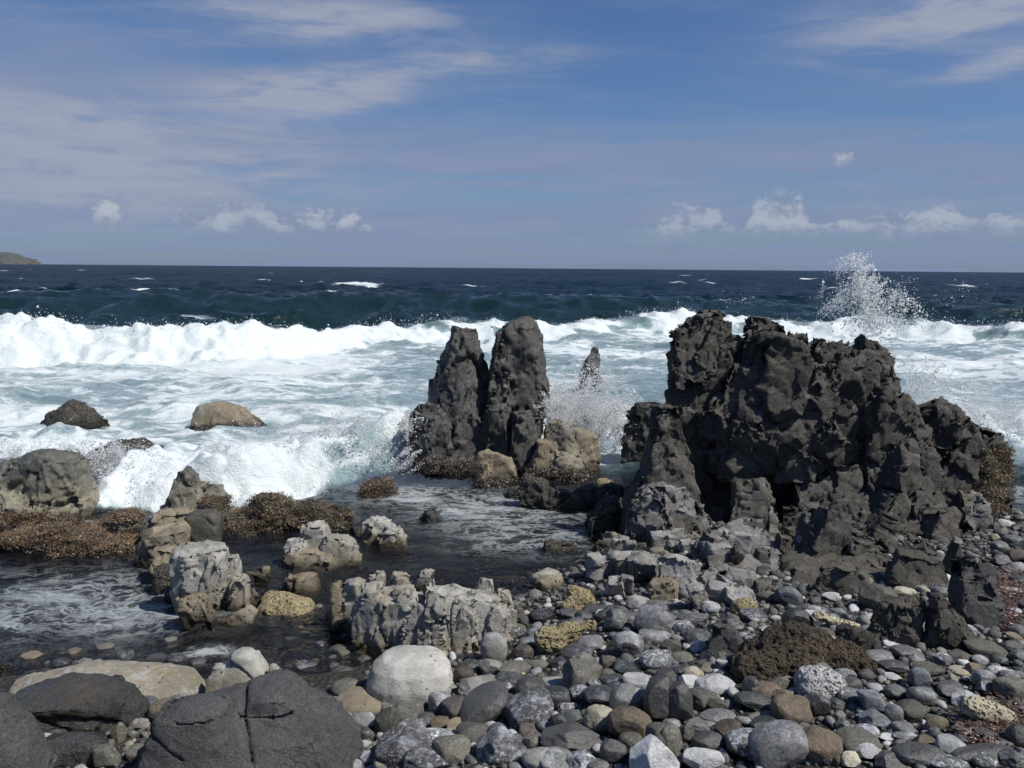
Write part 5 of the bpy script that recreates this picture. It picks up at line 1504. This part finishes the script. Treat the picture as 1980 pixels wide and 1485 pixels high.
for px, py, w, h in WET:
    p = at_z(px, py, 0.0)
    s = math.hypot(p.y, CAM_H) / FPX
    a, c = w * s * 0.6, h * s * 0.75
    o = bpy.data.objects.new('wet_stone', COB[RNG.randrange(30)])
    COL.objects.link(o)
    o.location = (p.x, p.y + a * .3, -c * RNG.uniform(0.25, 0.6))
    o.scale = (a, a * RNG.uniform(.7, 1), c)
    o.rotation_euler = (RNG.uniform(-.2, .2), RNG.uniform(-.2, .2), RNG.uniform(-.5, .5))
    mt = RNG.choice(['dw', 'ol', 'dk', 'tn', 'dw', 'ol'])
    o.material_slots[0].link = 'OBJECT'
    o.material_slots[0].material = CM[mt]
    PLACED.append((o, px, py, w, CNAME[mt], 'stone awash', 'stone', 'stones awash in the pools'))


def project(x, y, z):
    v = CROT.transposed() @ (Vector((x, y, z)) - Vector((0, 0, CAM_H)))
    if v.z >= -0.1:
        return None
    return PW / 2 + v.x / -v.z * FPX, PH / 2 - v.y / -v.z * FPX


FP = np.array(FOOTPRINTS)
cell = {}


def put(x, y, r):
    cell.setdefault((int(x // 0.12), int(y // 0.12)), []).append((x, y, r))


def free(x, y, r, k):
    i, j = int(x // 0.12), int(y // 0.12)
    for a in range(i - 2, i + 3):
        for b in range(j - 2, j + 3):
            for (u, v, q) in cell.get((a, b), ()):
                if (u - x) ** 2 + (v - y) ** 2 < (k * (r + q)) ** 2:
                    return False
    return True


for t_ in TAKEN:
    put(t_[0], t_[1], t_[2])


def candidates(n, rr, k, margin=0.55):
    """free spots on the shingle inside the view (and a little beyond), not under the rocks"""
    out = []
    for _ in range(n):
        y = 2.2 + 5.2 * RNG.random() ** 1.2
        x = RNG.uniform(-0.72, 0.72) * (y + 0.3)
        dsh = float(np.interp(x, SHX, SHY)) - y
        if dsh < (-0.9 if x < 1.2 else -0.1):
            continue
        if x < -0.7 and -0.3 < dsh < 0.12:
            continue
        r = RNG.uniform(*rr)
        e = ((FP[:, 0] - x) / (FP[:, 2] * 0.95 + r * .5)) ** 2 + ((FP[:, 1] - y) / (FP[:, 3] * 0.95 + r * .5)) ** 2
        if e.min() < 1:
            continue
        if not free(x, y, r, k):
            continue
        put(x, y, r)
        out.append((x, y, r, dsh))
    return out


KEYS = ['gr', 'gr', 'gr', 'gr', 'dk', 'dk', 'dk', 'ol', 'ol', 'sp', 'sp', 'sd', 'sd', 'sp', 'wh', 'wh', 'wh', 'wh', 'cr', 'br', 'pu', 'bl', 'bl', 'bl', 'pg', 'pg', 'dw', 'dw', 'dw']
more = candidates(2600, (0.026, 0.05), 0.82)
more = sorted([m for m in more if project(m[0], m[1], gz(m[0], m[1]) + 0.02) and -20 < project(m[0], m[1], gz(m[0], m[1]))[0] < 2000 and project(m[0], m[1], gz(m[0], m[1]))[1] < 1490],
              key=lambda m: -m[2] / m[1])
for x, y, r, dsh in more[:max(0, 296 - len(HAND))]:
    z = gz(x, y)
    px, py = project(x, y, z + r * 0.5)
    w = 2 * r * FPX / math.hypot(y, CAM_H - z)
    mt = RNG.choice(KEYS) if dsh > 0.1 else RNG.choice(['dw', 'dw', 'ol', 'dk'])
    cobble(px, py, w, w * RNG.uniform(0.55, 0.85), mt)

# small pebbles between: nobody could count them
PC = {'gr': (.07, .071, .071), 'dk': (.03, .0295, .028), 'ol': (.075, .071, .055), 'sp': (.15, .152, .157), 'sd': (.05, .051, .054), 'wh': (.42, .425, .435), 'cr': (.31, .285, .215), 'br': (.075, .056, .035),
      'pu': (.06, .043, .037), 'bl': (.078, .088, .097), 'pg': (.17, .168, .155), 'tn': (.16, .13, .085), 'dw': (.014, .0145, .0145)}
I2V, I2F = ico(2)


def pebble_mass(name, spots, label, lift=0.35, I2V=I2V, I2F=I2F):
    n_, nv = len(spots), len(I2V)
    V = np.empty((n_, nv, 3), np.float32)
    C = np.empty((n_, nv, 4), np.float32)
    for i, (x, y, r, dsh) in enumerate(spots):
        sc = np.array([r * RNG.uniform(.9, 1.35), r * RNG.uniform(.7, 1.0), r * RNG.uniform(.45, .8)])
        P = I2V * (1 + 0.22 * NPR.rand(nv, 1) - 0.11)
        dirs = NPR.normal(size=(3, 3))
        for nn in dirs:
            nn /= np.linalg.norm(nn)
            dd = P @ nn - 0.72
            P = P - np.where(dd > 0, dd * .8, 0)[:, None] * nn
        P = P * sc
        a = RNG.uniform(0, 3.14)
        b = RNG.uniform(-.5, .5)
        P = P @ np.array([[math.cos(a), math.sin(a), 0], [-math.sin(a), math.cos(a), 0], [0, 0, 1]]) @ np.array([[1, 0, 0], [0, math.cos(b), math.sin(b)], [0, -math.sin(b), math.cos(b)]])
        V[i] = P + [x, y, PEBZ[i] + sc[2] * lift]
        c = np.array(PC[RNG.choice(KEYS)]) * RNG.uniform(.5, 1.45)
        if dsh < 0.08:
            c = c * 0.45 * np.array([1.05, 1, .85])
        C[i] = (*c, 1)
    F = (I2F[None] + (np.arange(n_) * nv)[:, None, None]).reshape(-1, 3)
    me = new_mesh(name, V.reshape(-1, 3), F)
    attr(me, 'tone', C.reshape(-1, 4))
    return tag(link(name, me, PEB_MAT), label, 'pebbles', kind='stuff')


PEB_MAT = vcol_mat('mixed_pebbles', 0.72, 0.35)
sp1 = candidates(12000, (0.016, 0.030), 0.76) + [m for m in more[max(0, 296 - len(HAND)):]]
sp2 = candidates(34000, (0.008, 0.016), 0.74)
for nm_, sp, sub, lb in (('pebbles', sp1, 2, 'small mixed pebbles filling the gaps between the cobbles'), ('gravel', sp2, 1, 'fine gravel scattered through the whole shingle beach')):
    PEBZ = ground_z(np.array([s[0] for s in sp]), np.array([s[1] for s in sp]))
    pebble_mass(nm_, sp, lb, 0.35, *ico(sub))

# ---------------------------------------------------------------- seaweed
WEED_MAT = vcol_mat('seaweed_fronds', 0.42, 0.2, 0.55, 0.2)


def weed(name, label, targets, regions, n, tones, size=0.0115, low=False):
    objs = []
    for t_ in targets:
        objs += list(t_.children) if t_.children else [t_]
    P, C, NN = [], [], []
    tries = 0
    while len(P) < n and tries < n * 4:
        tries += 1
        x0, x1, y0, y1 = RNG.choice(regions)
        px, py = RNG.uniform(x0, x1), RNG.uniform(y0, y1)
        if RNG.random() > 0.35 + 0.65 * (math.sin(px * .21) * math.cos(py * .33) > -.25):
            continue
        h = pick(objs, px, py) if objs else None
        p = h[1] if h else (on_ground(px, py, 0.01) + Vector((0, 0, .01)) if low else None)
        if p is None or p.z < -0.06:
            continue
        P.append((p.x + RNG.gauss(0, .012), p.y + RNG.gauss(0, .03), p.z + abs(RNG.gauss(0, .006))))
        NN.append(tuple(h[2]) if h else (0, 0, 1))
        k = RNG.random()
        t0 = tones[int((math.sin(px * .05 + 2) * .5 + .5 + RNG.gauss(0, .25)) * len(tones)) % len(tones)]
        C.append(np.array(t0) * (0.5 + 0.75 * k))
    P = np.array(P)
    C = np.array(C)
    m = len(P)
    per = 14
    base = np.repeat(P, per, 0) + NPR.normal(size=(m * per, 3)) * [size * 2.0, size * 2.6, size * .3]
    d1 = NPR.normal(size=(m * per, 3)) * [1, 1, .8]
    nn_ = np.repeat(np.array(NN), per, 0)
    d1 -= 0.8 * np.einsum('ij,ij->i', d1, nn_)[:, None] * nn_
    d1 /= np.linalg.norm(d1, axis=1)[:, None]
    d2 = np.cross(d1, nn_ + 0.45 * NPR.normal(size=(m * per, 3)))
    d2 /= np.linalg.norm(d2, axis=1)[:, None]
    L = size * NPR.uniform(.35, .95, (m * per, 1))
    W = L * NPR.uniform(.3, .6, (m * per, 1))
    V = np.stack([base - d1 * L, base + d2 * W, base + d1 * L + [0, 0, .004], base - d2 * W], 1).reshape(-1, 3)
    F = np.arange(len(V)).reshape(-1, 4)
    me = new_mesh(name, V, F, False)
    attr(me, 'tone', np.repeat(np.repeat(C, per, 0), 4, 0))
    return tag(link(name, me, WEED_MAT), label, 'seaweed', kind='stuff')


GOLD, RUST, OLIVE, GREEN, RED = (.22, .118, .028), (.13, .056, .018), (.085, .07, .02), (.11, .12, .024), (.11, .028, .013)
DARKW = (.04, .027, .011)
weed('seaweed_mat', 'golden brown seaweed mat on the ledge below the wet olive boulder', [BYNAME('low weed-covered'), BYNAME('big wet olive'), BYNAME('rounded pale tan')],
     [(0, 200, 1000, 1060), (100, 270, 1030, 1078), (0, 130, 990, 1050), (190, 280, 982, 1005)], 2600, [GOLD, RUST, OLIVE, GOLD, DARKW], low=False)
weed('seaweed_mat', 'olive and rust seaweed growing over the long reef', [BYNAME('long weedy reef'), BYNAME('pointed wet grey')],
     [(405, 545, 985, 1040), (480, 560, 958, 1000), (560, 700, 970, 1020), (400, 440, 960, 990)], 2600, [OLIVE, GOLD, OLIVE, RUST, DARKW], low=False)
weed('seaweed_clump', 'rusty fringe of seaweed on the little rock by the wash', [BYNAME('little weed-topped')], [(688, 765, 928, 965)], 400, [RUST, GOLD, DARKW])
weed('seaweed_mat', 'green and amber weed hanging on the seaward end of the crag', [BYNAME('weed-skirted')] + [q for q in crag_parts if q.name.startswith('shoulder')], [(1902, 1955, 862, 930), (1895, 1935, 920, 990)], 700, [GOLD, GREEN, OLIVE, RUST])
weed('seaweed_drift', 'dry red seaweed drift on pebbles beside the black shard', [], [(1938, 1980, 1150, 1210), (1925, 1980, 1110, 1140)], 500, [RED, RED, DARKW], 0.016, True)
weed('seaweed_drift', 'dry red seaweed drift under the cream coral boulder', [], [(1945, 1980, 1375, 1415), (1880, 1940, 1408, 1430)], 300, [RED, RUST, DARKW], 0.014, True)
weed('seaweed_fringe', 'dark weed fringe along the foot of the twin stack and tan ledge', [BYNAME('tall dark twin'), BYNAME('square tan'), BYNAME('tan and grey lumpy')], [(812, 930, 885, 915), (915, 1000, 925, 945), (1010, 1150, 905, 935)], 700, [DARKW, RUST, OLIVE, DARKW], 0.018)

# ---------------------------------------------------------------- foam thrown up by the waves, spray
FOAM = foam_mat('white_foam')
DROP = drop_mat()
OV = np.array([(1, 1, 1), (1, -1, -1), (-1, 1, -1), (-1, -1, 1)], float) * 0.85
OF = np.array([(0, 1, 2), (0, 3, 1), (0, 2, 3), (1, 3, 2)])


def drops(name, P, R, label):
    P = np.asarray(P)
    R = np.asarray(R)
    n_ = len(P)
    V = OV[None] * (R[:, None, None] * NPR.uniform(.6, 1.3, (n_, 1, 3)))
    Q, _ = np.linalg.qr(NPR.normal(size=(n_, 3, 3)))
    V = np.einsum('nij,nkj->nki', Q, V) + P[:, None]
    F = (OF[None] + (np.arange(n_) * 4)[:, None, None]).reshape(-1, 3)
    return tag(link(name, new_mesh(name, V.reshape(-1, 3), F), DROP), label, 'spray', kind='stuff')


DENS = 1.0


def burst(name, label, D, clouds, jets=(), fine=0.0027):
    """spray: soft clouds of fine drops plus jets thrown out along curved paths; given in the photograph's measures at the depth D"""
    PX, PY, DD, RR = [], [], [], []
    for px, py, sx, sy, n_ in clouds:
        n_ = int(n_ * DENS)
        # clumped: drops gather along torn sheets
        m = max(6, n_ // 160)
        cx, cy = NPR.normal(px, sx * .8, m), NPR.normal(py, sy * .8, m)
        k = NPR.randint(0, m, n_)
        an = NPR.normal(-.9, .7, m)[k]
        L = NPR.normal(0, 1, n_) * sx * .38
        Wd = NPR.normal(0, 1, n_) * sx * .10
        PX.append(cx[k] + L * np.cos(an) - Wd * np.sin(an))
        PY.append(cy[k] + L * np.sin(an) + Wd * np.cos(an))
        DD.append(NPR.normal(0, .18, n_) + NPR.normal(0, .2, m)[k])
        RR.append(fine * np.exp(NPR.normal(0, .45, n_)))
    for x0, y0, vx, vy, n_, spread in jets:
        s = NPR.rand(n_) ** .7
        ang = NPR.normal(0, spread, n_)
        PX.append(x0 + (vx * np.cos(ang) - vy * np.sin(ang)) * s)
        PY.append(y0 + (vx * np.sin(ang) + vy * np.cos(ang)) * s + 26 * s * s)
        DD.append(NPR.normal(0, .12, n_))
        RR.append(fine * 1.5 * np.exp(NPR.normal(0, .5, n_)))
    PX, PY, DD, RR = map(np.concatenate, (PX, PY, DD, RR))
    P = np.array([at_depth(x, y, D + q) for x, y, q in zip(PX, PY, DD)])
    ok = P[:, 2] > -0.02
    drops(name, P[ok], RR[ok], label)


burst('wave_splash', 'white splash bursting between wet olive boulder and pointed rock', 7.35,
      [(255, 930, 36, 28, 20000), (215, 915, 26, 26, 7000), (310, 945, 28, 22, 7000), (270, 965, 50, 14, 7000), (180, 885, 40, 16, 3000)],
      [(250, 930, -70, -90, 700, .3), (270, 930, 50, -80, 700, .35), (330, 930, 40, -60, 400, .4), (220, 920, -90, -40, 500, .3)])
burst('spray', 'fine spray thrown up where the wash meets the twin stack', 7.7,
      [(790, 850, 18, 40, 5000), (740, 860, 40, 34, 4000), (700, 830, 50, 18, 2600), (780, 900, 26, 12, 3000)], [(790, 850, 20, -70, 500, .4), (640, 850, -20, -50, 400, .5), (440, 880, -50, -30, 500, .5)])
burst('spray', 'drops torn from the front of the inrushing wash', 7.25,
      [(430, 965, 40, 8, 1500), (520, 958, 50, 8, 1500), (610, 945, 40, 8, 1200), (480, 845, 60, 8, 1000), (600, 832, 60, 8, 1000)], [(430, 880, -30, -40, 500, .5), (560, 850, 20, -45, 400, .5), (690, 830, 10, -50, 400, .5)], 0.0021)
burst('wave_splash', 'white burst of foam exploding behind the tan ledge', 8.4,
      [(1105, 805, 34, 24, 26000), (1150, 805, 34, 28, 20000), (1180, 825, 22, 24, 9000), (1070, 790, 18, 24, 8000), (1140, 780, 44, 34, 6000), (1200, 850, 14, 24, 2000)],
      [(1120, 790, -60, -80, 700, .3), (1130, 780, 30, -100, 700, .35), (1170, 800, 70, -60, 700, .35), (1060, 790, -30, -70, 400, .3), (1185, 830, 50, 20, 350, .4)])
burst('wave_splash', 'broad white surge spraying up seaward of the crag shoulder', 9.2,
      [(1900, 800, 70, 26, 12000), (1800, 770, 40, 34, 7000), (1940, 820, 40, 16, 6000), (1750, 740, 20, 30, 1800)],
      [(1800, 780, -40, -90, 600, .4), (1860, 790, 30, -80, 600, .5), (1780, 770, 60, -90, 500, .5)])
burst('spray', 'thin spray above the wet olive boulder', 7.9, [(100, 872, 60, 10, 3500), (20, 890, 30, 20, 2500)], [(120, 880, 40, -30, 200, .4)])

# tall plume behind the crag, on the seaward side
burst('splash_plume', 'tall plume of white droplets shooting up behind the crag', 10.5,
      [(1690, 610, 40, 22, 1500), (1680, 560, 24, 26, 1300), (1660, 515, 16, 22, 800), (1665, 590, 70, 26, 1500), (1640, 560, 44, 26, 700)],
      [(1690, 650, -46, -185, 1500, .09), (1692, 650, -18, -140, 1000, .16), (1690, 650, -80, -100, 800, .30), (1695, 650, 70, -100, 800, .30), (1690, 640, 0, -70, 600, .8)], 0.0036)
burst('spray', 'stray droplets drifting over the crag top', 9.6, [(1400, 590, 60, 26, 90), (1560, 600, 70, 20, 120), (1800, 600, 60, 24, 160)], [], 0.003)
burst('spray', 'droplets flung up round the slim pinnacle', 9.4, [(1140, 740, 30, 30, 900), (1110, 735, 24, 22, 500)], [], 0.003)
# ragged crest of the breaker
n_ = 5000
xs = NPR.uniform(CRX[0] * .8, CRX[-1] * .8, n_)
ys = np.interp(xs, FTX, FTY) + NPR.uniform(0.9, 1.6, n_)
zz = sea_fields(xs, ys)[0]
gust = np.clip(fbm(np.stack([xs * 1.1, xs * 0, xs * 0], 1), 3, 5) + .35, 0, 1.2)
P = np.stack([xs, ys, zz + np.abs(NPR.normal(0, .10, n_)) * (0.25 + gust)], 1)
drops('spray', P, np.exp(NPR.normal(math.log(.0065), .5, n_)), 'ragged spray flying off the breaking wave crest')

# ---------------------------------------------------------------- a label of its own for every stone
LM = [(790, 1315, 'the pale oval boulder'), (840, 1195, 'the finned outcrop'), (1580, 1320, 'the white coral dome'), (1560, 1265, 'the brown porous boulder'), (1910, 1380, 'the cream coral boulder'),
      (1090, 1230, 'the branching yellow coral'), (1118, 1158, 'the yellow coral by the shallows'), (1442, 1176, 'the golden coral lump'), (1620, 1200, 'the cream elongated coral'), (1402, 1240, 'the purple angular boulder'),
      (1665, 1242, 'the olive-grey boulder'), (1728, 1205, 'the big cracked block'), (1826, 1205, 'the angular wedge'), (1888, 1160, 'the black shard'), (1628, 1126, 'the broad tilted slab'), (1056, 1126, 'the squarish pool boulder'),
      (620, 1420, 'the huge slate boulder'), (1580, 1060, 'the grey-blue leaning slab'), (1290, 950, 'the crag pillar'), (1170, 1020, 'the barnacled ledge'), (1955, 1180, 'the red seaweed drift'), (150, 1390, 'the glossy black boulder'),
      (1020, 1443, 'the salt-speckled foreground cobble'), (1215, 1403, 'the brown foreground cobble'), (1300, 1360, 'the dark block-like cobble'), (1506, 1446, 'the large leaning grey cobble'), (1688, 1370, 'the blue-grey cobble pair'),
      (1780, 1450, 'the wide dark foreground cobble'), (1840, 1443, 'the white foreground cobble'), (1730, 1040, 'the crag apron'), (1940, 1000, 'the crag end')]
LM += [(1090, 870, 'the tan ledge'), (400, 1140, 'the fluted rock'), (550, 1170, 'the yellow pitted rock'), (580, 1130, 'the ribbed tan rock'), (445, 1200, 'the flat sunk slab'), (480, 1300, 'the pale pointed rock'), (262, 1290, 'the barnacled stub'), (210, 1330, 'the sandy slab')]
used = {}
for o, px, py, w, look, word, cat, grp in sorted(PLACED, key=lambda q: -q[3]):
    opts = []
    for lx, ly, ph in LM:
        dx, dy = px - lx, py - ly
        q = math.hypot(dx, dy * 1.3)
        if q < 14:
            continue
        if abs(dx) > 1.2 * abs(dy):
            where = 'left of' if dx < 0 else 'right of'
        else:
            where = 'above' if dy < 0 else 'below'
        far = 'close ' if q < 60 else '' if q < 130 else 'well '
        opts.append((q, far + where + ' ' + ph))
    opts.sort()
    lab = None
    for _, wh in opts[:9]:
        for extra in (look_size(w) + ' ', ):
            cand = f'{extra}{look} {word} {wh}'
            if cand not in used:
                lab = cand
                break
        if lab:
            break
    if lab is None:
        lab = f'{look_size(w)} {look} {word} {opts[0][1]}'
    used[lab] = used.get(lab, 0) + 1
    tag(o, lab, cat, grp)
bpy.data.objects.remove(TMP)
bpy.context.view_layer.update()
